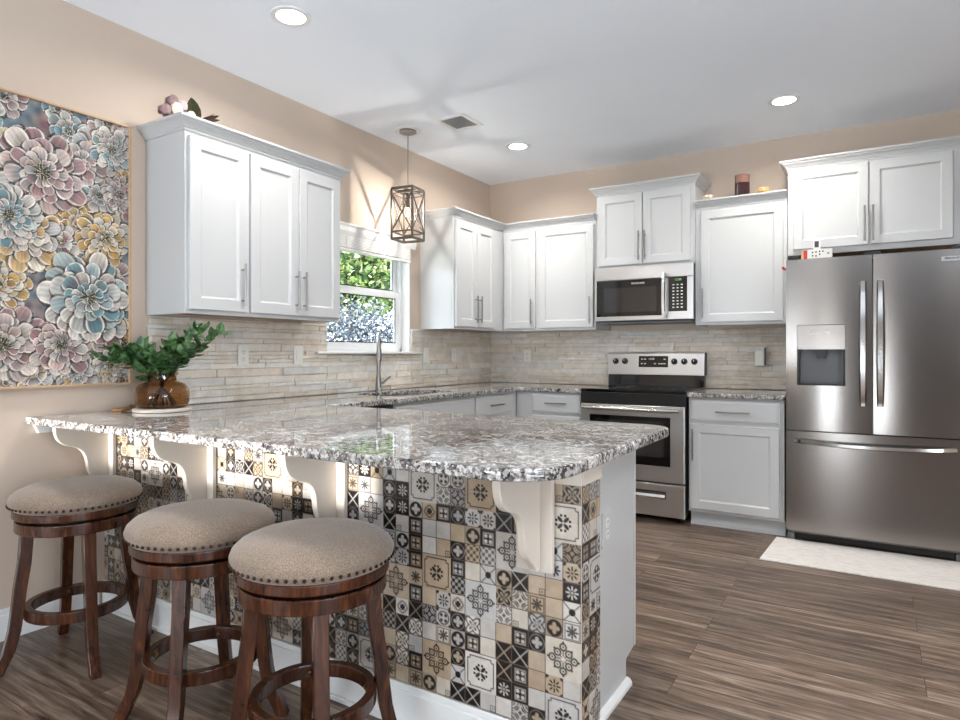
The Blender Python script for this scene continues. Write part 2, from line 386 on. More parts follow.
# ------------------------------------------------------------------ stone backsplash
def stones(segs, place, name, label):
    """segs: (a0,a1,z0,z1) rectangles along the wall; place(a,depth,z)->xyz"""
    m = MB(); r_ = random.Random(3 if name.endswith('e') else 4)
    zs = [.916]; 
    while zs[-1] < 1.369:
        zs.append(min(zs[-1]+r_.choice([.022, .03, .038, .045, .03]), 1.369))
    if zs[-1]-zs[-2] < .012: zs.pop(-2)
    A0 = min(s[0] for s in segs); A1 = max(s[1] for s in segs)
    for z0, z1 in zip(zs, zs[1:]):
        a = A0-r_.random()*.2
        while a < A1:
            L = r_.choice([.12, .2, .3, .45, .36]); b = a+L
            d = .013+r_.choice([0, .001, .003, .005, .009]); jt = r_.uniform(-9, 6); base = r_.choice([(226, 218, 206), (222, 215, 205), (230, 224, 215), (220, 208, 193), (222, 212, 198), (222, 219, 213)])
            for (s0, s1, q0, q1) in segs:
                x0, x1 = max(a, s0), min(b, s1); zz0, zz1 = max(z0, q0), min(z1, q1)
                if x1-x0 < .004 or zz1-zz0 < .003: continue
                m.cur = s2l([max(0, min(255, k+jt)) for k in base])
                g_ = .0009
                x0 += g_; x1 -= g_; zz0 += g_*.6; zz1 -= g_*.6
                # bevelled, slightly irregular face
                e = .0025; nx = max(1, int((x1-x0)/.05)); vs = []; fs = []
                cols_ = [x0]+[x0+(x1-x0)*i/nx for i in range(1, nx)]+[x1]
                top = [d+r_.uniform(-.003, .003) for _ in range(nx+1)]; bot = [d+r_.uniform(-.003, .003) for _ in range(nx+1)]
                for i, cx in enumerate(cols_):
                    vs += [place(cx, .0, zz0), place(cx, bot[i]-e, zz0), place(cx, bot[i], zz0+e), place(cx, top[i], zz1-e), place(cx, top[i]-e, zz1), place(cx, 0, zz1)]
                for i in range(nx):
                    for k in range(5): fs.append((i*6+k, (i+1)*6+k, (i+1)*6+k+1, i*6+k+1))
                fs += [tuple(range(6)), tuple(nx*6+k for k in range(6))[::-1]]
                m.add(vs, fs)
            a = b
    m.cur = None
    return tag(m.build(name, M['stone']), label, 'backsplash')
stones([(-3.30, WY0-.004, .9, 1.369), (WY0-.004, WY1+.004, .9, WZ0-.014), (WY1+.004, -.001, .9, 1.369)], lambda a, d, z: (.001+d, a, z), 'stone_backsplash',
       'stacked pale stone backsplash on the window wall, above the long granite run and the sink')
stones([(.024, 2.56, .9, 1.369)], lambda a, d, z: (a, -.001-d, z), 'stone_backsplash', 'stacked pale stone backsplash on the stove wall, between corner and refrigerator')

# ------------------------------------------------------------------ cabinets
def panel_mesh(w_, h_, t_=.02, fr=.055, raised=True):
    """front with recessed centre panel; local x 0..w, z 0..h, back at y=0, face at y=-t"""
    m = MB()
    loops = [(0, 0), (0, -t_+.003), (.003, -t_), (fr, -t_), (fr+.004, -t_+.003), (fr+.006, -t_+.006), (fr+.012, -t_+.009)] if raised else [(0, 0), (0, -t_+.006), (.006, -t_+.004), (.009, -t_+.0035), (.013, -t_), (.02, -t_)]
    vs = []
    for i_, y_ in loops: vs += [(i_, y_, i_), (w_-i_, y_, i_), (w_-i_, y_, h_-i_), (i_, y_, h_-i_)]
    fs = [(3, 2, 1, 0)]
    for j in range(len(loops)-1):
        for k in range(4): fs.append((j*4+k, j*4+(k+1) % 4, (j+1)*4+(k+1) % 4, (j+1)*4+k))
    n = len(loops)-1; fs.append((n*4, n*4+1, n*4+2, n*4+3))
    return m.add(vs, fs)
def front(parent, nm, x0, x1, z0, z1, y, fr=.055, raised=True, mat=None):
    o = panel_mesh(x1-x0, z1-z0, .02, fr, raised).build(nm, mat or M['cab'], parent); o.location = (x0, y, z0); return o
def pull(parent, cx, cz, L, vertical=True, y=-.02, nm='handle'):
    m = MB(); so = .030
    if vertical:
        m.tube([(cx, y-so, cz-L/2), (cx, y-so, cz+L/2)], .006, 10)
        for s_ in (-1, 1): m.tube([(cx, y, cz+s_*L*.36), (cx, y-so, cz+s_*L*.36)], .0045, 8)
    else:
        m.tube([(cx-L/2, y-so, cz), (cx+L/2, y-so, cz)], .006, 10)
        for s_ in (-1, 1): m.tube([(cx+s_*L*.36, y, cz), (cx+s_*L*.36, y-so, cz)], .0045, 8)
    return m.build(nm, M['nickel'], parent, smooth=True)
def offset_path(path, d):
    out = []
    for i, p in enumerate(path):
        p = Vector(p); ns = []
        if i > 0: e = (p-Vector(path[i-1])).normalized(); ns.append(Vector((e.y, -e.x)))
        if i < len(path)-1: e = (Vector(path[i+1])-p).normalized(); ns.append(Vector((e.y, -e.x)))
        if len(ns) == 1: n = ns[0]*d
        else:
            b = (ns[0]+ns[1]).normalized(); n = b*(d/max(b.dot(ns[0]), .2))
        out.append(p+n)
    return out
CROWN = [(-.02, 0), (.006, 0), (.006, .010), (.012, .014), (.016, .022), (.026, .033), (.034, .037), (.034, .042), (.046, .050), (.048, .060), (-.02, .060)]
def crown(parent, path, z, prof=CROWN, sc=1):
    m = MB(); n = len(path); k = len(prof); vs = []
    rows = [offset_path(path, o_*sc) for o_, _ in prof]
    for i in range(n):
        for j, (o_, zz) in enumerate(prof): vs.append((rows[j][i].x, rows[j][i].y, z+zz*sc))
    fs = [(i*k+j, (i+1)*k+j, (i+1)*k+(j+1) % k, i*k+(j+1) % k) for i in range(n-1) for j in range(k)]
    fs += [tuple(range(k))[::-1], tuple((n-1)*k+j for j in range(k))]
    m.add(vs, fs); return m.build('crown_moulding', M['cab'], parent)
def upper(name, label, loc, rz, w_, z0, z1, doors, cpath, cz, csc=1, d=.32, skirt=.02):
    """doors: (x0,x1,z0,z1,handle x,handle z,len) with z absolute"""
    e = empty(name, (loc[0], loc[1], z0), rz, label, 'cabinet', 'white wall cabinets')
    h_ = z1-z0; m = MB()
    m.box(.016, w_-.016, -d+.0195, -.002, .021, h_-.001)
    m.box(0, .016, -d+.0195, -.002, 0, h_); m.box(w_-.016, w_, -d+.0195, -.002, 0, h_)
    m.box(0, w_, -d, -d+.0195, 0, h_)
    m.build('body', M['cab'], e, bevel=.0015)
    MB().box(.017, w_-.017, -d+.021, -.003, .012, .0205).build('bottom_panel', M['underwood'], e)
    for (a, b, c, dd, hx, hz, L) in doors:
        o = front(e, 'door', a, b, c-z0, dd-z0, -d-.0005)
        if hx is not None: pull(o, hx-a, hz-c, L)
    if cpath: crown(e, cpath, cz-z0, sc=csc)
    return e
# A: left of window (faces +x: local x -> world +y)
yA = -3.305; wA = 1.014
upper('wall_cabinet', 'white three-door wall cabinet left of the window, above the vase of greenery', (.001, yA, 0), R(90), wA, 1.37, 2.235,
      [(.015, .340, 1.39, 2.205, .300, 1.525, .215), (.358, .676, 1.39, 2.205, .652, 1.525, .215), (.682, .996, 1.39, 2.205, .706, 1.525, .215)],
      [(0, -.003), (0, -.32), (wA, -.32), (wA, -.003)], 2.226)
yB = -1.075
upper('wall_cabinet', 'white two-door wall cabinet right of the window, reaching into the corner', (.001, yB, 0), R(90), 1.074, 1.37, 2.235,
      [(.012, .300, 1.39, 2.205, .272, 1.53, .215), (.306, .590, 1.39, 2.205, .334, 1.53, .215)],
      [(0, -.003), (0, -.32), (.755, -.32)], 2.226)
upper('wall_cabinet', 'white wall cabinet between corner and microwave, narrow door beside wide door', (.324, -.001, 0), 0, .849, 1.37, 2.235,
      [(.022, .317, 1.39, 2.205, .29, 1.525, .215), (.35, .832, 1.39, 2.205, .808, 1.525, .215)],
      [(-.003, -.32), (.845, -.32)], 2.226)
upper('wall_cabinet', 'short white two-door cabinet directly above the microwave', (1.175, -.001, 0), 0, .76, 1.842, 2.43,
      [(.025, .372, 1.862, 2.405, .352, 2.0, .22), (.378, .730, 1.862, 2.405, .398, 2.0, .22)],
      [(0, -.003), (0, -.32), (.76, -.32), (.76, -.003)], 2.42)
eE = upper('wall_cabinet', 'white single-door cabinet right of the microwave with candle on top', (1.938, -.001, 0), 0, .607, 1.385, 2.235,
      [(.04, .583, 1.405, 2.205, .057, 1.54, .215)],
      [(.002, -.32), (.605, -.32)], 2.226)
upper('wall_cabinet', 'wide short white two-door cabinet above the refrigerator', (2.548, -.001, 0), 0, .945, 1.842, 2.43,
      [(.034, .468, 1.878, 2.405, .448, 2.01, .225), (.474, .905, 1.878, 2.405, .494, 2.01, .225)],
      [(0, -.003), (0, -.32), (.945, -.32), (.945, -.003)], 2.42)

def base(name, label, loc, rz, w_, fronts, d=.61, toe=True, left_end=False):
    """fronts: (kind,x0,x1,z0,z1,hx,hz,L,vertical)"""
    e = empty(name, loc, rz, label, 'cabinet', 'white base cabinets')
    m = MB()
    if name == 'sink_base_cabinet': m.box(0, .018, -d+.018, -.002, .10, .66); m.box(w_-.018, w_, -d+.018, -.002, .10, .66); m.box(.018, w_-.018, -d+.018, -.002, .10, .118); m.box(0, w_, -d, -d+.0179, .10, .882)
    else: m.box(0, w_, -d, -.002, .10, .882)
    m.build('body', M['cab'], e, bevel=.0015)
    m = MB(); m.box(0, w_, -d+.06, -.01, 0, .0995); m.box(0, w_, -d+.048, -d+.0605, 0, .018); m.build('toe_kick', M['cab'], e)
    for (k, a, b, c, dd, hx, hz, L, vert) in fronts:
        o = front(e, k, a, b, c, dd, -d-.0005, raised=(k == 'door'))
        if hx is not None: pull(o, hx-a, hz-c, L, vert)
    return e
base('base_cabinet', 'white base cabinet with drawer over one door between stove and refrigerator', (1.962, -.001, 0), 0, .598,
     [('drawer', .014, .57, .722, .862, .29, .792, .215, False), ('door', .014, .57, .122, .700, .034, .562, .215, True)])
base('base_cabinet', 'white corner base cabinet with drawer left of the stove', (.614, -.001, 0), 0, .563,
     [('drawer', .145, .551, .722, .862, .36, .80, .18, False), ('door', .145, .551, .122, .70, .50, .56, .215, True)])
base('base_cabinet', 'white base cabinet with drawer near the corner under the window wall worktop', (.001, -1.25, 0), R(90), .638,
     [('drawer', .012, .535, .722, .862, .27, .795, .18, False), ('door', .012, .535, .122, .70, .05, .56, .215, True)])
base('sink_base_cabinet', 'white sink base cabinet with plain false front below the window', (.001, -2.15, 0), R(90), .899,
     [('drawer', .012, .887, .722, .862, None, 0, 0, False), ('door', .012, .446, .122, .70, .41, .56, .215, True), ('door', .452, .887, .122, .70, .49, .56, .215, True)])
base('peninsula_cabinet', 'white base cabinet run behind the tiled bar wall, doors facing the kitchen', (2.283, -3.364, 0), R(180), 1.65,
     [('door', .02, .52, .122, .862, .06, .70, .215, True), ('door', .53, 1.03, .122, .862, .98, .70, .215, True), ('door', 1.04, 1.58, .122, .862, 1.08, .70, .215, True)], d=.555)
pe = empty('cabinet_end_panel', (2.284, -3.364, 0), 0, 'white finished end panel with toe notch closing the right end of the peninsula', 'panel')
MB().prism([(0, .0), (.468, 0), (.468, .09), (.55, .105), (.55, .882), (0, .882)], 0, .016, 'x').build('panel', M['cab'], pe, bevel=.001)
MB().box(-.0, .018, .55, .572, .105, .882).build('edge_stile', M['cab'], pe, bevel=.002)
m = MB(); m.prism([(.0165, 0), (.036, 0), (.035, .012), (.028, .022), (.0165, .026)], 0.0, .476, 'y'); m.build('shoe_moulding', M['trim'], pe)
# dishwasher
dwx = empty('dishwasher', (.001, -2.765, 0), R(90), 'black built-in dishwasher under the sink run beside the peninsula', 'dishwasher')
MB().box(.004, .60, -.60, -.02, .09, .878).build('body', M['black'], dwx)
MB().box(.004, .60, -.632, -.601, .10, .74).build('door', M['blackglass'], dwx, bevel=.004)
MB().box(.004, .60, -.632, -.601, .745, .876).build('control_panel', M['black'], dwx, bevel=.004)
m = MB(); m.tube([(.08, -.665, .70), (.52, -.665, .70)], .009); m.tube([(.1, -.632, .70), (.1, -.665, .7)], .006); m.tube([(.5, -.632, .7), (.5, -.665, .7)], .006); m.build('handle', M['steel'], dwx, smooth=True)

# ------------------------------------------------------------------ worktops
def arc(cx, cy, r, a0, a1, n=12): return [(cx+r*math.cos(R(a0+(a1-a0)*i/n)), cy+r*math.sin(R(a0+(a1-a0)*i/n))) for i in range(n+1)]
def slab(name, outline, z0, z1, holes=(), bev=.006):
    cu = bpy.data.curves.new(name, 'CURVE'); cu.dimensions = '2D'; cu.fill_mode = 'BOTH'
    for pts in (outline,)+tuple(holes):
        s_ = cu.splines.new('POLY'); s_.points.add(len(pts)-1); s_.use_cyclic_u = True
        for p, q in zip(s_.points, pts): p.co = (q[0], q[1], 0, 1)
    h_ = (z1-z0)/2; cu.extrude = h_-bev; cu.bevel_depth = bev; cu.bevel_resolution = 3; cu.offset = -bev
    tmp = bpy.data.objects.new('tmp', cu); col.objects.link(tmp)
    me = bpy.data.meshes.new_from_object(tmp.evaluated_get(bpy.context.evaluated_depsgraph_get()))
    bpy.data.objects.remove(tmp); bpy.data.curves.remove(cu)
    me.name = name; me.materials.clear(); me.materials.append(M['granite'])
    me.transform(Matrix.Translation((0, 0, (z0+z1)/2)))
    o = bpy.data.objects.new(name, me); col.objects.link(o)
    me.polygons.foreach_set('use_smooth', [True]*len(me.polygons)); me.set_sharp_from_angle(angle=R(35))
    return o
ZT0, ZT1 = .883, .914
out = [(.003, -3.828)]+arc(2.437-.17, -3.828+.17, .17, -90, 0)+arc(2.425-.10, -2.715-.10, .10, 0, 90)+[(.65, -2.70), (.65, -.65), (1.178, -.65), (1.178, -.003), (.003, -.003)]
sx0, sx1, sy0, sy1 = .13, .53, -2.02, -1.30
hole = arc(sx1-.05, sy0+.05, .05, -90, 0, 5)+arc(sx1-.05, sy1-.05, .05, 0, 90, 5)+arc(sx0+.05, sy1-.05, .05, 90, 180, 5)+arc(sx0+.05, sy0+.05, .05, 180, 270, 5)
tag(slab('granite_worktop', out, ZT0, ZT1, (hole,)), 'long speckled granite worktop covering the breakfast bar, sink run and corner', 'countertop')
tag(slab('granite_worktop', [(1.958, -.65), (2.566, -.65), (2.566, -.003), (1.958, -.003)], ZT0, ZT1), 'short speckled granite worktop between the stove and the refrigerator', 'countertop')
# sink
sk = empty('kitchen_sink', ((sx0+sx1)/2, (sy0+sy1)/2, .68), 0, 'undermount stainless sink set in the granite below the window', 'sink')
a, b = (sx1-sx0)/2, (sy1-sy0)/2; m = MB(); q = .003
m.box(-a-.01, a+.01, -b-.01, b+.01, 0, .004); m.box(-a-.01, -a-.004, -b-.01, b+.01, .004, .2025); m.box(a+.004, a+.01, -b-.01, b+.01, .004, .2025); m.box(-a-.004, a+.004, -b-.01, -b-.004, .004, .2025); m.box(-a-.004, a+.004, b+.004, b+.01, .004, .2025)
m.build('basin', M['steel'], sk)
MB().lathe([(.045, .0045), (.045, .007), (.03, .006)], 24).build('drain', M['chrome'], sk)
# faucet
fa = empty('kitchen_faucet', (.075, -1.655, ZT1), R(-48), 'stainless pull-down faucet behind the sink, in front of the window', 'faucet')
MB().lathe([(.028, 0), (.028, .008), (.022, .014), (.020, .06), (.018, .09), (.015, .12)], 24).build('base', M['nickel'], fa, smooth=True)
pts = [(0, 0, .1), (0, 0, .30)]+[(.06-.06*math.cos(R(a_)), 0, .335+.065*math.sin(R(a_))) for a_ in range(0, 200, 14)]
m = MB(); m.tube(pts, .0145, 12); m.build('spout', M['nickel'], fa, smooth=True)
e_ = pts[-1]; MB().tube([e_, (e_[0]-.004, 0, e_[2]-.03), (e_[0]-.008, 0, e_[2]-.10)], .017, 12, [.013, .018, .020]).build('spray_head', M['nickel'], fa, smooth=True)
MB().tube([(0, .012, .055), (0, .035, .062), (.01, .06, .085), (.014, .085, .105)], .008, 10, [.013, .011, .007, .006]).build('lever', M['nickel'], fa, smooth=True)

# ------------------------------------------------------------------ tiled bar wall
bar = empty('bar_wall', (0, -3.50, 0), 0, 'low breakfast bar wall covered in black and cream patterned mosaic tile', 'bar wall')
MB().box(.002, 2.378, .006, .134, 0, .882).build('wall_core', M['corbel'], bar)
P_ = .0534; NS = 22
def tile_patterns():
    """each returns an NS x NS darkness field (0 = ground, 1 = ink)"""
    g_ = (np.arange(NS)+.5)/NS*2-1; U, V = np.meshgrid(g_, g_); r_ = np.hypot(U, V); th = np.arctan2(V, U)
    sm = lambda x, w_=.10: np.clip(.5-x/w_, 0, 1)     # 1 where x<0
    A, B = np.abs(U), np.abs(V)
    L = {}
    L['plain'] = np.zeros_like(U)
    L['crossflower'] = sm(np.minimum(np.abs(A*B)-.02, 0)*0+np.minimum((A-.10+B*.15), (B-.10+A*.15)))*sm(r_-.55)
    L['rounddark'] = 1-sm(.78-r_*1.0+0*U)*1.0
    x_ = np.abs(A-B)
    L['xline'] = sm(x_-.09)
    L['daisy'] = np.clip(sm(np.abs(r_-.45)-.25)*sm(-np.cos(8*th)+.1, .5)+sm(r_-.12), 0, 1)
    L['ring'] = sm(np.abs(r_-.72)-.07)
    L['star'] = sm(r_-(.28+.34*np.abs(np.cos(2*th))))
    L['star8'] = sm(r_-(.2+.5*np.abs(np.cos(4*th))**.7))
    L['lattice'] = sm(-(np.sin(U*PI*2.5)*np.sin(V*PI*2.5))+.05, .5)
    L['scroll'] = sm(-np.sin(9*r_+3*np.cos(4*th))+.1, .7)
    L['damask'] = sm(-np.cos(8*U*V*PI+0)*np.cos(5*(A+B)*1.1)+.05, .6)
    L['quat'] = sm(np.hypot(A-.3, B-.3)-.2)
    L['frame'] = sm(.16-np.minimum(1-A, 1-B)*1.0)*0+sm(np.abs(np.maximum(A, B)-.8)-.05)
    L['box'] = sm(np.maximum(A, B)-.58)
    L['corner'] = sm(np.abs(np.hypot(U+1, V+1)-1.0)-.07)+sm(np.abs(np.hypot(U-1, V-1)-1.0)-.07)
    L['diamond'] = sm(np.abs(A+B-.75)-.08)
    L['cornerdots'] = sm(np.hypot(A-1, B-1)-.38)
    return L, U, V, r_, th, A, B, sm
L, U, V, r_, th, A, B, sm = tile_patterns()
mxm = np.maximum; mnm = np.minimum
def inv(x): return 1-np.clip(x, 0, 1)
SMALL = [
 ('plain', L['plain'], 5), ('plain2', sm(np.hypot(U+.6, V+.55)-.12)*.7+sm(np.abs(np.maximum(np.abs(U+.6), np.abs(V+.55))-.3)-.05)*.8, 3),
 ('dk_cross', inv(mxm(L['star']*.85, sm(np.abs(r_-.86)-.04)*.5)), 5), ('dk_x', inv(mxm(L['xline']*.8, 0)), 2.5),
 ('lt_x', mnm(1, L['xline']*.9*(r_ > .3)+L['star']*(r_ < .35)), 2.5), ('daisy', mxm(L['daisy'], L['cornerdots']), 2.5),
 ('dk_daisy', inv(mxm(L['daisy'], 0)), 2), ('lattice', L['lattice']*.8, 1.5), ('dk_lattice', inv(L['lattice']*.55), 1.5),
 ('scroll', L['scroll']*.85, 2), ('dk_scroll', inv(L['scroll']*.75), 2), ('damask', L['damask']*.85, 2), ('dk_damask', inv(L['damask']*.7), 1.5),
 ('dk_box', mxm(sm(.66-mxm(A, B)), L['box']*inv(L['quat']*1.2)), 3), ('quat', mxm(L['frame'], L['star8']*.9), 2), ('diamond', mxm(mxm(L['diamond'], L['star']*(r_ < .4)), L['ring']*.5), 2),
 ('dk_round', mxm(inv(sm(r_-.92)), 0)*.25+sm(r_-.9)*inv(L['star']*.9), 3), ('star8', L['star8']*.95, 1.5), ('ringf', mxm(L['ring'], mxm(L['quat']*(r_ < .7), L['cornerdots'])), 2)]
wts = np.array([s[2] for s in SMALL]); wts = wts/wts.sum()
# two-by-two motifs drawn at double size
g2 = (np.arange(2*NS)+.5)/(2*NS)*2-1; U2, V2 = np.meshgrid(g2, g2); A2, B2 = np.abs(U2), np.abs(V2); r2 = np.hypot(U2, V2); th2 = np.arctan2(V2, U2)
bigA = np.zeros_like(U2)
mm = np.maximum(A2, B2)
line = sm(np.abs(mm-.84)-.03, .05)*(np.minimum(A2, B2) < .70)+sm(np.abs(np.minimum(A2, B2)-.68)-.03, .05)*(mm > .68)*(mm < .86)
cen = np.zeros_like(U2)
for k in range(4):
    a_ = PI/4+k*PI/2; cx, cy = .25*math.cos(a_), .25*math.sin(a_)
    du, dv = U2-cx, V2-cy; al = du*math.cos(a_)+dv*math.sin(a_); ac = -du*math.sin(a_)+dv*math.cos(a_)
    cen = np.maximum(cen, sm((al/.20)**2+(ac/.10)**2-1, .3))
    for s_ in (-1, 1):
        b_ = a_+s_*.48; cx2, cy2 = .40*math.cos(b_), .40*math.sin(b_)
        cen = np.maximum(cen, sm(((U2-cx2)**2+(V2-cy2)**2)/.075**2-1, .3))
bigA = np.clip(line+cen+sm(np.minimum(A2, B2)-.012, .02)*.45, 0, 1)
bigB = np.zeros_like(U2)
for k in range(8):
    a_ = k*PI/4; rad = .62 if k % 2 == 0 else .45
    cx, cy = rad*math.cos(a_), rad*math.sin(a_); d_ = np.hypot(U2-cx, V2-cy)
    bigB = np.maximum(bigB, sm(np.abs(d_-.17)-.045, .05)); bigB = np.maximum(bigB, sm(d_-.05, .05))
    cx, cy = (rad+.24)*math.cos(a_), (rad+.24)*math.sin(a_); bigB = np.maximum(bigB, sm(np.hypot(U2-cx, V2-cy)-.06, .05))
    bigB = np.maximum(bigB, sm(np.abs(np.sin(th2-a_))*r2-.03, .04)*(np.cos(th2-a_) > 0)*(r2 < rad-.1)*(r2 > .12))
bigB = np.clip(bigB, 0, 1)
def mosaic(nc, nr, seed, nm, xf, width):
    rg = np.random.default_rng(seed); W_, H_ = nc*NS, nr*NS
    D = np.zeros((H_, W_)); BG = np.zeros((H_, W_, 3)); INK = np.zeros((H_, W_, 3)); BIG = -np.ones((nr, nc), int)
    lights = [(200, 190, 176), (190, 184, 177), (182, 164, 142), (208, 202, 194), (176, 156, 132), (186, 182, 178)]
    for _ in range(int(nc*nr/9)):
        i, j = rg.integers(0, nr-1), rg.integers(0, max(nc-1, 1))
        if nc < 3: break
        if (BIG[i:i+2, j:j+2] < 0).all() and (BIG[max(i-1, 0):i+3, max(j-1, 0):j+3] < 0).all():
            BIG[i:i+2, j:j+2] = 9; pat = bigA if rg.random() < .55 else bigB
            D[i*NS:(i+2)*NS, j*NS:(j+2)*NS] = pat
            c_ = np.array(s2l(lights[rg.integers(0, 6)])); BG[i*NS:(i+2)*NS, j*NS:(j+2)*NS] = c_; INK[i*NS:(i+2)*NS, j*NS:(j+2)*NS] = s2l((24, 20, 19))
    for i in range(nr):
        for j in range(nc):
            sl = (slice(i*NS, (i+1)*NS), slice(j*NS, (j+1)*NS))
            if BIG[i, j] == 9: continue
            k = rg.choice(len(SMALL), p=wts); pat = np.rot90(SMALL[k][1], rg.integers(0, 4))
            D[sl] = pat; BG[sl] = np.array(s2l(lights[rg.integers(0, 6)]))*rg.uniform(.88, 1.05)
            INK[sl] = s2l([(18, 17, 18), (24, 21, 20), (36, 29, 26)][rg.integers(0, 3)])
    C = BG*(1-D[..., None])+INK*D[..., None]
    gi = np.arange(W_) % NS; gj = np.arange(H_) % NS
    isb = np.kron(BIG == 9, np.ones((NS, NS), bool))
    gm = ((gi == 0)[None, :] | (gj == 0)[:, None]) & ~isb
    C[gm] = s2l((92, 80, 70))
    # vertices at cell centres
    xs = (np.arange(W_)+.5)*P_/NS; zs = (np.arange(H_)+.5)*P_/NS
    keep = int(min(W_, round(width/P_*NS))); C = C[:, :keep]; xs = xs[:keep]; W_ = keep
    XX, ZZ = np.meshgrid(xs, zs); rel = np.where((((gi[:keep] < 1) | (gi[:keep] >= NS))[None, :] | (gj < 1)[:, None]), 0.0, .0015)
    co = xf(XX.ravel(), rel.ravel(), ZZ.ravel())
    me = bpy.data.meshes.new(nm); me.vertices.add(W_*H_); me.vertices.foreach_set('co', co.astype(np.float32).ravel())
    ii, jj = np.meshgrid(np.arange(H_-1), np.arange(W_-1), indexing='ij'); a0 = (ii*W_+jj).ravel()
    q = np.stack([a0, a0+1, a0+1+W_, a0+W_], 1).astype(np.int32); nf = len(q)
    me.loops.add(nf*4); me.loops.foreach_set('vertex_index', q.ravel()); me.polygons.add(nf); me.polygons.foreach_set('loop_start', np.arange(nf, dtype=np.int32)*4)
    me.update(calc_edges=True)
    ca = me.color_attributes.new('Col', 'FLOAT_COLOR', 'POINT'); ca.data.foreach_set('color', np.concatenate([C.reshape(-1, 3), np.ones((W_*H_, 1))], 1).astype(np.float32).ravel())
    me.materials.append(M['mosaic']); me.validate(); o = bpy.data.objects.new(nm, me); col.objects.link(o); o.parent = bar; return o
Z0 = .824-13*P_
mosaic(45, 13, 11, 'mosaic_front', lambda x, d, z: np.stack([2.3835-x, 0*x-.001-d*.6, Z0+z], 1), 2.381)
mosaic(3, 13, 23, 'mosaic_end', lambda x, d, z: np.stack([0*x+2.3835+d*.6, x, Z0+z], 1), .136)
m = MB(); m.box(.002, 2.3835, 0, .0055, Z0, .882); m.box(2.3785, 2.383, .0056, .136, Z0, .882); m.build('tile_backer', M['corbel'], bar)
m = MB(); m.box(.002, 2.386, -.006, -.0005, .8245, .882); m.box(2.3836, 2.389, 0, .137, .8245, .882); m.build('top_trim', M['corbel'], bar, bevel=.001)
m = MB(); zt = Z0
m.box(.002, 2.398, -.014, -.0022, 0, zt-.02); m.box(.002, 2.393, -.010, -.0022, zt-.02, zt); m.box(.002, 2.404, -.026, -.0145, 0, .016)
m.box(2.3855, 2.398, -.0021, .136, 0, zt-.02); m.build('bar_baseboard', M['trim'], bar, bevel=.003)
# corbels
def corbel(xr):
    th_ = .024; h0, h1 = .578, .881; D0 = .2235
    pts = [(0, h1), (-D0, h1)]
    def bez(p0, p1, p2, p3, n=10):
        return [tuple((1-t_)**3*a_+3*(1-t_)**2*t_*b_+3*(1-t_)*t_*t_*c_+t_**3*d_ for a_, b_, c_, d_ in zip(p0, p1, p2, p3)) for t_ in [i/n for i in range(1, n+1)]]
    pts += [(-D0, h1-.030)]
    pts += bez((-D0, h1-.030), (-D0+.004, h1-.085), (-.185, h1-.098), (-.150, h1-.108))
    pts += bez((-.150, h1-.108), (-.105, h1-.122), (-.094, h1-.155), (-.090, h1-.195))
    pts += bez((-.090, h1-.195), (-.086, h0+.050), (-.050, h0+.045), (-.022, h0+.012))
    pts += [(-.022, h0+.006), (0, h0+.006)]
    o = MB().prism([(p[0]-.0245, p[1]) for p in pts], xr-.035-th_, xr-.035, 'x').build('corbel', M['corbel'], bar, bevel=.003)
    MB().box(xr-.112, xr, -.024, -.0066, h0, h1).build('backplate', M['corbel'], o, bevel=.002)
for xr in (.114, .834, 1.537, 2.307): corbel(xr)
cl = tag(MB().prism([(-3.802, .8815), (-3.53, .8815), (-3.53, .842), (-3.785, .842)], .001, .022, 'x').build('wall_cleat', M['trim'], bevel=.002), 'small white cleat on the left wall carrying the end of the bar top', 'cleat')

# ------------------------------------------------------------------ range
st = empty('stove', (1.184, -.003, 0), 0, 'stainless electric range with black glass cooktop between the base cabinets', 'stove')
W = .766
MB().box(.004, W-.004, -.625, -.02, .05, .898).build('body', M['steel_dark'], st, bevel=.002)
for x_ in (.03, W-.06):
    for y_ in (-.58, -.08): MB().box(x_, x_+.03, y_, y_+.03, 0, .0495).build('foot', M['black'], st)
ck = MB().box(0, W, -.655, -.09, .8985, .922).build('cooktop', M['blackglass'], st, bevel=.004)
for cx, cy, rr_ in ((.2, -.48, .11), (.56, -.48, .085), (.2, -.22, .075), (.56, -.22, .1)): MB().ring(rr_-.002, rr_, .9222, .9225, 40, (cx, cy)).build('burner_ring', M['greymark'], ck)
MB().box(0, W, -.655, -.626, .815, .8975).build('front_rail', M['black'], st, bevel=.004)
# back console
m = MB(); m.prism([(-.089, .9225), (-.03, .9225), (-.03, 1.01), (-.078, 1.01)], .004, W-.004, 'x'); m.build('console_base', M['blackglass'], st)
cs = MB().prism([(-.098, 1.012), (-.03, 1.012), (-.03, 1.186), (-.072, 1.186), (-.080, 1.180)], 0, W, 'x').build('console', M['steel'], st, bevel=.002)
MB().prism([(-.0985, 1.013), (-.0295, 1.013), (-.0295, 1.187), (-.0725, 1.187), (-.0805, 1.181)], W, W+.006, 'x').build('end_cap', M['black'], cs)
def cy_(z): return -.098+(.018)*(z-1.012)/(.168)       # console face depth
dis = MB().prism([(cy_(1.072)-.0035, 1.072), (cy_(1.072)+.002, 1.072), (cy_(1.16)+.002, 1.16), (cy_(1.16)-.0035, 1.16)], .258, .492, 'x').build('display', M['blackglass'], cs)
m = MB(); rr = random.Random(2)
for row, zc in ((0, 1.135), (1, 1.10)):
    for x_ in (.285, .31, .39, .425, .445, .465):
        if row == 0 and x_ > .38 and x_ < .46: continue
        y_ = cy_(zc)-.0042; MB().box(x_-.008, x_+.008, y_-.0004, y_, zc-.004, zc+.004).build('marking', M['mark'], dis)
text('12:00', .022, M['mark'], dis, (.36, cy_(1.137)-.0042, 1.137), name='clock_digits')
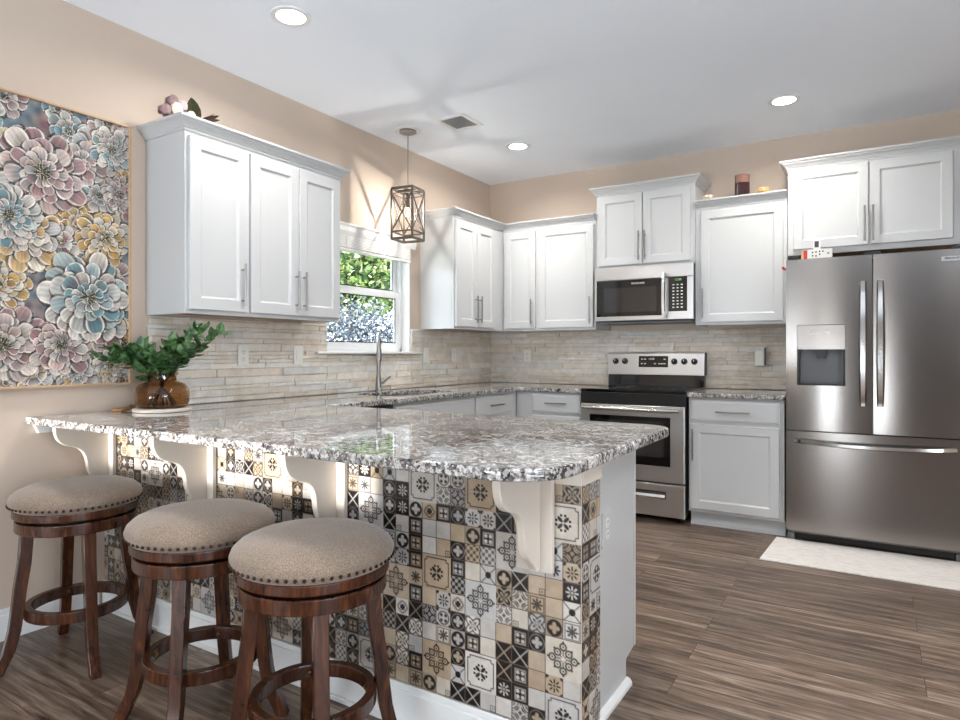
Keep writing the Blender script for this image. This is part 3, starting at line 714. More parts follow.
for x_ in (.068, .145, .540, .617, .692):
    k_ = MB().lathe([(.024, cy_(1.118)-.0005), (.024, cy_(1.118)-.006), (.019, cy_(1.118)-.008), (.018, cy_(1.118)-.026), (.016, cy_(1.118)-.028)], 24, (x_, 0, 1.118), 'y').build('knob', M['black'], cs, smooth=True)
    MB().box(x_-.0025, x_+.0025, cy_(1.118)-.0295, cy_(1.118)-.0282, 1.120, 1.134).build('pointer', M['mark'], k_)
# oven door
dr = MB().box(.004, W-.004, -.665, -.6265, .285, .812).build('oven_door', M['steel'], st, bevel=.004)
w1 = MB().box(.075, W-.10, -.6675, -.6655, .395, .735).build('window', M['blackglass'], dr, bevel=.0008)
MB().box(.115, W-.145, -.6685, -.6677, .455, .705).build('inner_pane', M['darkglass'], w1)
m = MB(); m.tube([(.03, -.71, .785), (W-.03, -.71, .785)], .014, 16)
for x_ in (.05, W-.05): m.tube([(x_, -.665, .785), (x_, -.71, .785)], .011, 10)
m.build('handle', M['chrome'], dr, smooth=True)
dw_ = MB().box(.004, W-.004, -.660, -.6265, .045, .270).build('storage_drawer', M['steel'], st, bevel=.004)
m = MB(); m.box(.06, W-.13, -.6625, -.6605, .170, .222); m.build('pull_recess', M['steel_dark'], dw_)
m = MB(); m.prism([(-.6626, .168), (-.677, .170), (-.679, .182), (-.672, .198), (-.6626, .202)], .065, W-.135, 'x'); m.build('handle', M['chrome'], dw_, bevel=.001)

# ------------------------------------------------------------------ microwave
mw = empty('microwave', (1.192, -.003, 1.418), 0, 'stainless over-the-range microwave with black window mounted above the stove', 'microwave')
Wm = .748; Hm = .420
MB().box(.003, Wm-.003, -.372, -.0, .004, Hm).build('body', M['black'], mw, bevel=.003)
MB().box(0, Wm, -.400, -.373, .322, Hm).build('vent_band', M['steel'], mw, bevel=.003)
md = MB().box(0, .553, -.400, -.373, .012, .320).build('door', M['steel'], mw, bevel=.003)
gl = MB().box(.018, .525, -.4025, -.4005, .045, .318).build('door_glass', M['blackglass'], md)
MB().box(.075, .485, -.4035, -.4027, .075, .262).build('window', M['darkglass'], gl)
text('FRIGIDAIRE', .020, M['mark'], gl, (.345, -.4030, .290), name='brand_lettering')
cp = MB().box(.555, Wm, -.400, -.373, .012, .320).build('control_side', M['steel'], mw, bevel=.003)
kp = MB().box(.572, .706, -.4025, -.4005, .070, .320).build('keypad', M['blackglass'], cp)
m = MB()
for i in range(3):
    for j in range(8): m.box(.602+i*.03, .616+i*.03, -.4032, -.4027, .095+j*.0235, .103+j*.0235)
m.build('key_markings', M['mark'], kp)
text('12:00', .022, M['clock'], kp, (.642, -.4030, .300), name='clock_digits')
hp = [(.548, -.445-.012*math.sin(PI*i/12), .022+.33*i/12) for i in range(13)]
m = MB()
vs = []; 
for (x_, y_, z_) in hp: vs += [(x_-.014, y_+.008, z_), (x_-.010, y_-.004, z_), (x_+.010, y_-.004, z_), (x_+.014, y_+.008, z_)]
m.add(vs, [(i*4+k, (i+1)*4+k, (i+1)*4+(k+1) % 4, i*4+(k+1) % 4) for i in range(12) for k in range(4)]+[(3, 2, 1, 0), (48, 49, 50, 51)])
for z_ in (.035, .34): m.box(.540, .556, -.438, -.4005, z_-.012, z_+.012)
m.build('handle', M['chrome'], md, smooth=True)
MB().box(.02, Wm-.02, -.365, -.02, -.006, .0035).build('underside_grille', M['greyplastic'], mw)

# ------------------------------------------------------------------ refrigerator
fr = empty('refrigerator', (2.575, -.02, 0), 0, 'stainless french-door refrigerator with water dispenser and bottom freezer drawer', 'refrigerator')
Wf = .912
MB().box(.004, Wf-.004, -.585, -.01, .045, 1.752).build('body', M['steel_dark'], fr, bevel=.003)
yb, yf = -.590, -.660
def door(x0, x1, z0, z1, nm, cut=None):
    """slightly crowned door front, optional recess"""
    m = MB(); n = 14
    def yy(x): s_ = (x-x0)/(x1-x0)*2-1; return yf-.006*(1-s_*s_)
    xs = [x0+(x1-x0)*i/n for i in range(n+1)]
    if cut: xs = sorted(set(xs+[cut[0], cut[1]])); xs = [x for x in xs if not any(0 < abs(x-c_) < .006 for c_ in cut[:2])]
    zs = [z0, z1] if not cut else [z0, cut[2], cut[3], z1]
    vs = [(x, yy(x), z) for z in zs for x in xs]; k = len(xs); fs = []
    for j in range(len(zs)-1):
        for i in range(k-1):
            if cut and j == 1 and xs[i] >= cut[0]-1e-6 and xs[i+1] <= cut[1]+1e-6: continue
            fs.append((j*k+i, j*k+i+1, (j+1)*k+i+1, (j+1)*k+i))
    b0 = len(vs); vs += [(x0, yb, z0), (x1, yb, z0), (x1, yb, z1), (x0, yb, z1)]; tp = (len(zs)-1)*k
    fs += [(b0, b0+3, b0+2, b0+1), tuple([b0, b0+1]+[i for i in range(k-1, -1, -1)]), tuple([b0+3]+[tp+i for i in range(k)]+[b0+2]),
           tuple([b0+3, b0]+[j*k for j in range(len(zs))]), tuple([b0+1, b0+2]+[j*k+k-1 for j in range(len(zs)-1, -1, -1)])]
    m.add(vs, fs); o = m.build(nm, M['fridge_steel'], fr, smooth=True, angle=30); return o, yy
cut = (.064, .326, .985, 1.358)
dl, yl = door(.002, .463, .705, 1.766, 'left_door', cut)
dR, yr_ = door(.469, .910, .705, 1.766, 'right_door')
fz, yz = door(.002, .910, .078, .697, 'freezer_drawer')
# dispenser
y0 = yf-.004
ds = MB().box(cut[0], cut[1], yf+.004, y0, 1.205, 1.357).build('dispenser', M['fridge_steel'], dl, bevel=.002)
m = MB(); m.box(cut[0], cut[1], yf+.060, yf+.064, .986, 1.204); m.build('cavity_back', M['greyplastic'], ds)
m = MB(); m.box(cut[0], cut[0]+.012, y0, yf+.0595, .986, 1.204); m.box(cut[1]-.012, cut[1], y0, yf+.0595, .986, 1.204); m.box(cut[0]+.012, cut[1]-.012, y0, yf+.0595, .986, .996); m.build('cavity_liner', M['black'], ds)
m = MB(); m.prism([(.10, 1.20), (.165, 1.20), (.155, 1.15), (.11, 1.15)], y0+.012, yf+.045, 'y'); m.v = [(x_+.062, y_, z_) for x_, y_, z_ in m.v]; m.build('nozzle', M['black'], ds)
text('MODE', .013, M['mark'], ds, (.155, y0-.0006, 1.305), name='icon_marking'); text('ICE', .013, M['mark'], ds, (.232, y0-.0006, 1.305), name='icon_marking')
def bowhandle(x_, z0, z1, par, nm='handle', proud=.05, yv=yf-.006):
    m = MB(); n = 20; vs = []
    for i in range(n+1):
        t_ = i/n; z_ = z0+(z1-z0)*t_; p_ = proud*min(1, math.sin(PI*t_)**.35 if 0 < t_ < 1 else 0); w_ = .017+.004*math.sin(PI*t_)
        y_ = yv-p_
        vs += [(x_-w_, y_+.010, z_), (x_-w_*.6, y_-.004, z_), (x_+w_*.6, y_-.004, z_), (x_+w_, y_+.010, z_)]
    m.add(vs, [(i*4+k, (i+1)*4+k, (i+1)*4+(k+1) % 4, i*4+(k+1) % 4) for i in range(n) for k in range(4)]+[(3, 2, 1, 0), (n*4, n*4+1, n*4+2, n*4+3)])
    return m.build(nm, M['chrome'], par, smooth=True, angle=50)
bowhandle(.417, .868, 1.612, dl); bowhandle(.504, .868, 1.612, dR)
m = MB(); n = 24; vs = []
for i in range(n+1):
    t_ = i/n; x_ = .045+.822*t_; p_ = .055*(math.sin(PI*t_)**.5 if 0 < t_ < 1 else 0); z_ = .640-.012*math.sin(PI*t_)
    y_ = yf-.004-p_; vs += [(x_, y_+.010, z_-.015), (x_, y_-.004, z_-.009), (x_, y_-.004, z_+.009), (x_, y_+.010, z_+.015)]
m.add(vs, [(i*4+k, (i+1)*4+k, (i+1)*4+(k+1) % 4, i*4+(k+1) % 4) for i in range(n) for k in range(4)]+[(3, 2, 1, 0), (n*4, n*4+1, n*4+2, n*4+3)])
m.build('handle', M['chrome'], fz, smooth=True, angle=50)
bd = MB().box(.795, .900, yf-.0055, yf-.002, 1.700, 1.726).build('badge', M['chrome'], dR)
text('FRIGIDAIRE', .015, M['black'], bd, (.8475, yf-.006, 1.715), name='brand_lettering')
m = MB(); m.box(.05, Wf-.05, -.575, -.586, .012, .044)
for k in range(6): m.box(.05, Wf-.05, -.590, -.5865, .014+k*.005, .0165+k*.005)
m.build('toe_grille', M['grille'], fr)
for x_ in (.003, Wf-.045): MB().box(x_, x_+.042, -.60, -.535, 0, .0445).build('foot', M['greyplastic'], fr, bevel=.003)
for x_, q_ in ((.01, .07), (Wf-.07, Wf-.01), (.425, .505)): MB().box(x_, q_, -.645, -.52, 1.768, 1.785).build('hinge_cover', M['black'], fr, bevel=.002)

# things on the refrigerator
tg = empty('box_of_magnets', (2.66, -.655, 1.7665), 0, 'long white box with red end and black symbols lying on the refrigerator top', 'box')
MB().box(.01, .17, 0, .03, .0, .058).build('carton', M['white_plastic'], tg, bevel=.001)
M['red'] = simple('red_print', (205, 62, 46), .5, var=.02)
MB().box(.0, .012, .0, .03, 0, .058).build('end_flap', simple('cream_card', (225, 190, 150), .6), tg)
MB().box(.0125, .034, -.001, -.0002, .002, .056).build('red_band', M['red'], tg)
m = MB(); rr = random.Random(9)
for x_, z_ in ((.063, .04), (.063, .02), (.082, .042), (.082, .018), (.102, .044), (.102, .026), (.119, .044), (.148, .03)):
    m.box(x_-.004, x_+.004, -.001, -.0002, z_-.004, z_+.005)
m.build('symbol', M['black'], tg)
ph = empty('photo_card', (2.745, -.640, 1.8255), R(6), 'tiny black and white picture card standing on the long white box', 'card')
MB().box(-.020, .020, 0, .002, 0, .062).build('card', M['white_plastic'], ph)
MB().box(-.013, .011, -.001, -.0002, .014, .052).build('picture', M['greymark'], ph)
rc = tag(MB().tube([(2.571, -.62, 1.715), (2.562, -.64, 1.718), (2.552, -.65, 1.727)], .008, 8).build('red_clip', M['red'], smooth=True), 'small red magnetic clip on the left side of the refrigerator', 'clip')

# ------------------------------------------------------------------ electrical plates
def outlet(loc, rz, label, kind='outlet', w_=.072, pm=None):
    pm = pm or M['white_plastic']
    e = empty('wall_outlet' if kind == 'outlet' else 'light_switch', loc, rz, label, 'outlet' if kind == 'outlet' else 'switch')
    MB().box(-w_/2, w_/2, -.006, 0, -.058, .058).build('cover_plate', pm, e, bevel=.002)
    if kind == 'outlet':
        for z_ in (-.02, .02):
            o = MB().lathe([(.0165, -.0062), (.0165, -.0078)], 20, (0, 0, z_), 'y').build('receptacle', M['white_plastic'], e)
            m = MB(); m.box(-.007, -.005, -.0083, -.0079, z_-.002, z_+.008); m.box(.005, .007, -.0083, -.0079, z_-.002, z_+.008); m.lathe([(.0025, -.0083), (.0025, -.0079)], 8, (0, 0, z_-.009), 'y'); m.build('slot', M['greymark'], o)
    else:
        m = MB(); m.box(-.017, .017, -.0085, -.0062, -.033, .033); m.build('rocker', M['white_plastic'], e, bevel=.001)
    return e
outlet((.026, -2.753, 1.170), R(90), 'double wall outlet in the stone left of the window, nearer the vase')
outlet((.026, -2.350, 1.170), R(90), 'wall switch in the stone just left of the window sill', 'switch')
outlet((.026, -1.035, 1.168), R(90), 'wall switch in the stone just right of the window sill', 'switch')
outlet((.026, -.645, 1.170), R(90), 'wall outlet in the stone near the corner, right of the window')
outlet((.408, -.026, 1.157), 0, 'wall outlet in the stone left of the stove')
outlet((2.3004, -3.10, .605), R(90), 'outlet on the white end panel of the peninsula, below the bar top', pm=M['cab'])
pg = empty('plug_in_freshener', (2.335, -.027, 1.15), 0, 'white plug-in air freshener with its shaded side coloured grey on the stone wall beside the refrigerator', 'air freshener')
MB().box(-.034, .030, -.05, 0, -.060, .055).build('body', M['white_plastic'], pg, bevel=.006)
MB().box(.0305, .038, -.046, -.004, -.055, .075).build('cap', M['greyplastic'], pg, bevel=.004)  # grey piece stands for the shaded right side of the body

# ------------------------------------------------------------------ ceiling fixtures
def can(x, y, label):
    e = empty('recessed_light', (x, y, H), 0, label, 'ceiling light', 'recessed ceiling lights')
    MB().ring(.066, .092, -.006, -.0005, 40).build('trim_ring', M['trim'], e)
    MB().lathe([(.066, -.004), (.066, -.0008)], 40).build('lens', M['lamp'], e)
    l = bpy.data.lights.new('lamp', 'AREA'); l.shape = 'DISK'; l.size = .14; l.energy = CAN_W; l.color = (1, .97, .93); l.spread = R(160)
    o = bpy.data.objects.new('lamp', l); col.objects.link(o); o.parent = e; o.location = (0, 0, -.012)
can(.755, -3.056, 'lit recessed ceiling light above the breakfast bar, nearest the camera')
can(2.575, -.77, 'lit recessed ceiling light in front of the refrigerator')
can(.762, -.862, 'lit recessed ceiling light near the far corner of the room')
for x, y, lab in ((2.575, -3.05, 'recessed ceiling light over the aisle between bar end and refrigerator'), (2.2, -5.6, 'recessed ceiling light over the dining side, in line with the bar'), (4.2, -5.6, 'recessed ceiling light over the dining side near the right wall window'),
    (2.2, -7.4, 'recessed ceiling light nearest the rear glass door'), (4.2, -3.2, 'recessed ceiling light near the right wall, level with the bar')): can(x, y, lab)
vt = empty('ceiling_vent', (.664, -1.512, H), 0, 'white rectangular air vent on the ceiling beside the pendant lantern', 'vent')
m = MB(); m.box(-.115, .115, -.13, -.10, -.008, -.0005); m.box(-.115, .115, .10, .13, -.008, -.0005); m.box(-.115, -.085, -.10, .10, -.008, -.0005); m.box(.085, .115, -.10, .10, -.008, -.0005); m.build('frame', M['trim'], vt, bevel=.002)
MB().box(-.085, .085, -.10, .10, -.0015, -.0005).build('damper_plate', M['nickel'], vt)
m = MB()
for k in range(13): y_ = -.094+k*.0157; m.prism([(y_, -.0075), (y_+.009, -.0025), (y_+.0105, -.003), (y_+.0015, -.008)], -.085, .085, 'x')
m.build('louvre', M['trim'], vt)

# pendant lantern
pl = empty('pendant_lantern', (.26, -1.557, H), 0, 'small open box lantern with crossed sides hanging in front of the window', 'pendant light')
MB().ring(.075, .092, -.004, -.0005, 40).build('ceiling_ring', M['trim'], pl)
MB().lathe([(.060, -.0008), (.060, -.012), (.045, -.020), (.010, -.024)], 32).build('canopy', M['nickel'], pl, smooth=True)
MB().tube([(0, 0, -.024), (0, 0, -.40)], .0035, 8).build('stem', M['nickel'], pl)
zt_, zb_, hs = -.415, -.765, .082
ang = R(8)
def rp(x, y, z): return (x*math.cos(ang)-y*math.sin(ang), x*math.sin(ang)+y*math.cos(ang), z)
m = MB(); cs_ = [(-hs, -hs), (hs, -hs), (hs, hs), (-hs, hs)]
for i in range(4):
    a_, b_ = cs_[i], cs_[(i+1) % 4]
    for z_, w_ in ((zt_, .017), (zb_, .017), (zb_+.05, .009), (zt_-.035, .006)): m.bar(rp(*a_, z_), rp(*b_, z_), .010, w_)
    m.bar(rp(*a_, zt_), rp(*a_, zb_), .012, .012)
m.bar(rp(-hs, 0, zt_), rp(hs, 0, zt_), .010, .010); m.bar(rp(0, -hs, zt_), rp(0, hs, zt_), .010, .010)
lf = m.build('frame', M['lantern'], pl)
m = MB()
for i in range(4):
    a_, b_ = cs_[i], cs_[(i+1) % 4]; m.bar(rp(*a_, zt_-.035), rp(*b_, zb_+.05), .006, .008); m.bar(rp(*b_, zt_-.035), rp(*a_, zb_+.05), .0061, .0081)
m.build('cross_brace', M['lantern'], pl)
MB().lathe([(.003, -.40), (.012, -.43), (.013, -.53), (.010, -.545)], 16).build('socket', M['lantern'], pl, smooth=True)
MB().sphere((0, 0, -.59), .009, 12, 8, (1, 1, 2)).build('bulb', M['bulb'], pl, smooth=True)
l = bpy.data.lights.new('lamp', 'POINT'); l.energy = BULB_W; l.color = (1, .94, .86); l.shadow_soft_size = .006
o = bpy.data.objects.new('lamp', l); col.objects.link(o); o.parent = pl; o.location = (0, 0, -.560)

# ------------------------------------------------------------------ bar stools
def make_stool():
    e = empty('bar_stool', (0, 0, 0), 0)
    prof = [(.001, .590), (.197, .590), (.213, .597), (.223, .611), (.227, .626), (.221, .642), (.204, .658), (.173, .671), (.125, .680), (.067, .684), (.001, .685)]
    MB().lathe(prof, 64, cap=False).build('seat_cushion', M['fabric'], e, smooth=True, angle=60)
    m = MB()
    for k in range(62): a_ = 2*PI*k/62; m.sphere((.2240*math.cos(a_), .2240*math.sin(a_), .612), .0055, 8, 5)
    m.build('nailhead_trim', M['nail'], e, smooth=True)
    MB().ring(.15, .213, .566, .5955, 64).build('swivel_ring', M['walnut'], e, bevel=.004)
    MB().lathe([(.10, .5555), (.10, .5658)], 32).build('swivel_plate', M['chrome'], e)
    ap = MB().ring(.155, .205, .513, .555, 64).build('apron_ring', M['walnut'], e, bevel=.004)
    for k in range(4):
        a_ = k*PI/2; m = MB(); pts = [(.166, .512), (.174, .40), (.188, .30), (.196, .22), (.205, .15), (.222, .08), (.250, .02), (.258, 0)]; vs = []
        for i, (r_, z_) in enumerate(pts):
            w_ = .021-.004*i/7; t_ = .021-.002*i/7
            for s_, q_ in ((-1, -1), (1, -1), (1, 1), (-1, 1)):
                rad = r_+s_*t_; tan = q_*w_
                vs.append((rad*math.cos(a_)-tan*math.sin(a_), rad*math.sin(a_)+tan*math.cos(a_), z_))
        m.add(vs, [(i*4+j, i*4+(j+1) % 4, (i+1)*4+(j+1) % 4, (i+1)*4+j) for i in range(7) for j in range(4)]+[(0, 1, 2, 3), (31, 30, 29, 28)])
        lg = m.build('leg', M['walnut'], e, bevel=.003, smooth=True, angle=30)
        MB().sphere((.147*math.cos(a_), .147*math.sin(a_), .205), .007, 10, 6).build('bolt_head', M['brass'], lg, smooth=True)
    MB().ring(.150, .1765, .183, .226, 64).build('footrest_ring', M['walnut'], e, bevel=.004)
    return e
stool = make_stool()
for i, (x, y, a_, lab) in enumerate(((.387, -3.807, -14, 'bar stool nearest the left wall under the painting, taupe seat and dark wood legs'),
                                    (1.193, -3.817, 35, 'middle one of the three round-seated bar stools at the tiled bar'),
                                    (1.697, -3.813, -38, 'bar stool nearest the camera, rightmost of three, in front of the mosaic'))):
    o = stool if i == 0 else copy_tree(stool)
    o.location = (x, y, 0); o.rotation_euler = (0, 0, R(a_)); tag(o, lab, 'bar stool', 'round upholstered bar stools at the breakfast bar')

# ------------------------------------------------------------------ painting
PY0, PY1, PZ0, PZ1 = -4.315, -3.405, 1.045, 2.255
def paint():
    nx, nz = 380, 500; ys = np.linspace(PY0, PY1, nx); zs = np.linspace(PZ0, PZ1, nz); Yg, Zg = np.meshgrid(ys, zs)
    rg = np.random.default_rng(12)
    def fbm(sc, seed):
        r2_ = np.random.default_rng(seed); o_ = np.zeros_like(Yg)
        for k in range(14):
            a_, b_, c_ = r2_.uniform(0, 2*PI), r2_.uniform(0, 2*PI), r2_.uniform(.5, 2.2)*sc
            o_ += np.sin((Yg*math.cos(a_)+Zg*math.sin(a_))*c_*2*PI+b_+np.sin(Yg*sc*3+k))/14**.5
        return np.clip(o_*.35+.5, 0, 1)
    cs_ = [np.array(s2l(c_)) for c_ in ((28, 38, 60), (78, 116, 130), (126, 92, 96), (206, 190, 172), (60, 62, 76))]
    f1, f2, f3 = fbm(3, 1), fbm(6, 2), fbm(12, 3)
    C = cs_[0][None, None]*(1-f1[..., None])+cs_[1][None, None]*f1[..., None]
    C = C*(1-(f2[..., None]**2))+cs_[2]*(f2[..., None]**2); C = C*(1-.35*f3[..., None])+cs_[3]*.35*f3[..., None]
    cream = np.array(s2l((232, 224, 214)))
    def petal(cy, cz, a_, r0, L_, w_, tipc, basec, rim):
        nonlocal C
        px, pz = cy+math.cos(a_)*(r0+L_/2), cz+math.sin(a_)*(r0+L_/2); e_ = L_*.75
        i0, i1 = np.searchsorted(zs, [pz-e_, pz+e_]); j0, j1 = np.searchsorted(ys, [px-e_, px+e_])
        if i1-i0 < 2 or j1-j0 < 2: return
        yy_, zz_ = Yg[i0:i1, j0:j1]-px, Zg[i0:i1, j0:j1]-pz
        al = yy_*math.cos(a_)+zz_*math.sin(a_); ac = -yy_*math.sin(a_)+zz_*math.cos(a_); s_ = np.clip(al/(L_/2), -1, 1)
        ww = w_/2*np.sqrt(np.clip(1-s_**2, 0, 1))*(1+.35*s_)+1e-5
        q_ = np.where(np.abs(al) < L_/2, np.abs(ac)/ww, 9)
        t_ = (s_[..., None]+1)/2; inner = basec*(1-t_)+tipc*t_
        dk = (q_ < 1.32)[..., None]; sub = C[i0:i1, j0:j1]; sub = np.where(dk, sub*.38, sub)
        ins = (q_ < 1)[..., None]; edge = np.clip((q_-.70)/.22, 0, 1)[..., None]; edge = np.maximum(edge, np.clip((s_-.84)/.14, 0, 1)[..., None])
        stri = (1+.10*np.sin(ac/w_*26))[..., None]
        nz_ = (.85+.3*f3[i0:i1, j0:j1])[..., None]; colr = (inner*stri*(1-edge)+rim*edge)*nz_; C[i0:i1, j0:j1] = np.where(ins, colr, sub)
    def flower(cy, cz, Rr, pal, n=13, rings=4, rot=0):
        sq = rg.uniform(.8, 1.15)
        for k in range(rings):
            f_ = (1-k/rings)**1.15; nn = max(6, int(n*(.62+.38*f_)))
            for j in range(nn):
                a_ = rot+2*PI*j/nn+k*.43+rg.uniform(-.14, .14); rad = Rr*f_*(1+(sq-1)*abs(math.sin(a_)))*rg.uniform(.86, 1.1); Lr = rad*rg.uniform(.55, .72)
                tip = np.array(s2l(pal[rg.integers(0, len(pal))]))*rg.uniform(.75, 1.1); bs = np.array(s2l(dark[rg.integers(0, len(dark))]))*rg.uniform(.6, 1.1)
                petal(cy, cz, a_, rad-Lr, Lr, 2*PI*rad/nn*rg.uniform(.72, 1.02), tip, bs, cream*rg.uniform(.62, 1.0))
        for j in range(14):
            a_ = rg.uniform(0, 2*PI); petal(cy, cz, a_, 0, Rr*.20, Rr*.07, np.array(s2l((60, 66, 60))), np.array(s2l((36, 34, 42))), np.array(s2l((214, 204, 170))))
    dark = [(70, 84, 96), (84, 60, 66), (52, 66, 84), (112, 92, 84), (96, 120, 124)]
    teal = [(176, 190, 188), (126, 158, 162), (214, 210, 202), (206, 196, 186)]; mau = [(206, 184, 176), (172, 138, 136), (220, 210, 200), (196, 176, 170)]
    gold = [(208, 172, 104), (222, 204, 170), (196, 160, 92), (216, 208, 196)]; crm = [(222, 212, 196), (204, 194, 182), (212, 180, 130), (190, 190, 188)]
    for _ in range(120):
        flower(rg.uniform(PY0, PY1), rg.uniform(PZ0, PZ1), rg.uniform(.05, .12), [teal, mau, gold, crm][rg.integers(0, 4)], 9, 3, rg.uniform(0, 6))
    F = [(3, 345, .17, mau), (-4, 285, .13, gold), (112, 150, .10, teal), (120, 195, .10, mau), (22, 232, .15, crm), (105, 238, .135, gold), (73, 372, .05, teal), (62, 345, .13, mau), (110, 365, .09, crm), (42, 172, .185, mau), (88, 297, .19, teal)]
    import math as _m
    a31 = R(31.8)
    for u_, v_, Rr, pal in F:
        s_ = (u_-480)/640; dx = -math.sin(a31)+s_*math.cos(a31); dy = math.cos(a31)+s_*math.sin(a31); tt = (.03-3.0615)/dx
        flower(-5.1144+tt*dy, 1.184+tt*(353-v_)/640, Rr, pal, 14, 5, rg.uniform(0, 6))
    flower(-3.9, 1.75, .12, teal, 15, 5); flower(-4.15, 2.05, .15, crm, 15, 5); flower(-4.2, 1.5, .16, mau, 15, 5); flower(-4.05, 1.15, .11, gold, 14, 5)
    C = np.clip(C**1.22*1.02, 0, 1)
    e = empty('flower_painting', (0, 0, 0), 0, 'large framed floral painting of pale dahlias in teal, mauve and gold on the left wall', 'painting')
    me = bpy.data.meshes.new('canvas'); co = np.stack([np.full(nx*nz, .030), Yg.ravel(), Zg.ravel()], 1)
    me.vertices.add(nx*nz); me.vertices.foreach_set('co', co.astype(np.float32).ravel())
    ii, jj = np.meshgrid(np.arange(nz-1), np.arange(nx-1), indexing='ij'); a0 = (ii*nx+jj).ravel(); q = np.stack([a0, a0+1, a0+1+nx, a0+nx], 1).astype(np.int32); nf = len(q)
    me.loops.add(nf*4); me.loops.foreach_set('vertex_index', q.ravel()); me.polygons.add(nf); me.polygons.foreach_set('loop_start', np.arange(nf, dtype=np.int32)*4); me.update(calc_edges=True)
    ca = me.color_attributes.new('Col', 'FLOAT_COLOR', 'POINT'); ca.data.foreach_set('color', np.concatenate([C.reshape(-1, 3), np.ones((nx*nz, 1))], 1).astype(np.float32).ravel())
    me.materials.append(M['canvas']); me.validate(); o = bpy.data.objects.new('canvas', me); col.objects.link(o); o.parent = e
    MB().box(.003, .0295, PY0, PY1, PZ0, PZ1).build('stretcher', M['board'], e)
    m = MB(); f_ = .009; x0, x1 = .003, .040
    m.box(x0, x1, PY0-f_, PY0, PZ0-f_, PZ1+f_); m.box(x0, x1, PY1, PY1+f_, PZ0-f_, PZ1+f_); m.box(x0, x1, PY0, PY1, PZ0-f_, PZ0); m.box(x0, x1, PY0, PY1, PZ1, PZ1+f_)
    m.build('frame', M['oak'], e, bevel=.001)
paint()

# ------------------------------------------------------------------ vase, board, greenery
vx, vy = .236, -3.362
bd = empty('round_board', (vx, vy, ZT1), 0, 'round whitewashed board with rope loop under the amber vase', 'board')
MB().lathe([(.121, .0005), (.125, .003), (.125, .013), (.121, .016)], 48).build('board', M['board'], bd, smooth=True)
m = MB(); m.tube([(-.118, -.045, .010), (-.15, -.07, .014), (-.175, -.115, .007), (-.16, -.14, .007), (-.13, -.12, .007), (-.135, -.08, .012)], .007, 8); m.tube([(-.125, -.04, .019), (-.14, -.07, .022), (-.12, -.09, .016)], .008, 8)
m.build('rope_loop', M['rope'], bd, smooth=True)
va = empty('amber_vase', (vx, vy, ZT1+.0165), 0, 'squat amber glass vase holding green branches on the bar top', 'vase')
outp = [(.03, .0), (.095, .001), (.107, .008), (.115, .03), (.117, .06), (.112, .09), (.095, .112), (.068, .122), (.060, .126), (.060, .150), (.066, .153), (.068, .160), (.066, .166), (.060, .167)]
inp = [(.056, .165), (.055, .126), (.066, .116), (.09, .107), (.107, .088), (.112, .06), (.110, .032), (.100, .012), (.03, .008)]
m = MB(); m.lathe(outp+inp, 48, cap=False)
n_ = 48; k_ = len(outp+inp); m.f.append(tuple(range(n_))[::-1]); m.f.append(tuple((k_-1)*n_+i for i in range(n_)))
m.build('glass_body', M['amber'], va, smooth=True, angle=60)
gn = empty('greenery_bunch', (vx, vy, ZT1+.03), 0, 'leafy green branches spreading out of the amber vase', 'plant')
rl = random.Random(21); ms = MB(); ml = MB()
rvec = (math.cos(R(31.8)), math.sin(R(31.8))); dvec = (-math.sin(R(31.8)), math.cos(R(31.8)))
def W3(r_, d_, z_): return Vector((rvec[0]*r_+dvec[0]*d_, rvec[1]*r_+dvec[1]*d_, z_))
def leaf(p, dirv, L_, w_, roll):
    dirv = dirv.normalized(); sd_ = dirv.cross(Vector((0, 0, 1)))
    if sd_.length < .05: sd_ = Vector((1, 0, 0))
    sd_.normalize(); up = sd_.cross(dirv); s2_ = sd_*math.cos(roll)+up*math.sin(roll); u2_ = dirv.cross(s2_)
    vs = [p]; prof = [(.12, .45), (.32, .92), (.52, 1), (.74, .75), (.9, .38)]
    for t_, ww in prof:
        c_ = p+dirv*L_*t_+u2_*(-.12*L_*t_*t_)
        vs += [c_-s2_*w_*ww/2+u2_*w_*ww*.12, c_, c_+s2_*w_*ww/2+u2_*w_*ww*.12]
    vs.append(p+dirv*L_-u2_*.12*L_)
    fs = [(0, 1, 2), (0, 2, 3)]
    for i in range(4):
        a_ = 1+i*3; fs += [(a_, a_+3, a_+4, a_+1), (a_+1, a_+4, a_+5, a_+2)]
    a_ = 13; fs += [(a_, 16, a_+1), (a_+1, 16, a_+2)]
    ml.add(vs, fs)
tips = [(-.215, -.02, .20), (-.19, .05, .25), (-.16, -.08, .19), (-.11, .02, .26), (-.05, -.10, .24), (.02, .06, .27), (.08, -.05, .27), (.14, .04, .32), (.20, -.02, .33), (.25, .05, .31), (.18, -.10, .24), (.12, .1, .22), (-.16, .09, .23), (.06, -.12, .20), (-.04, .03, .21)]
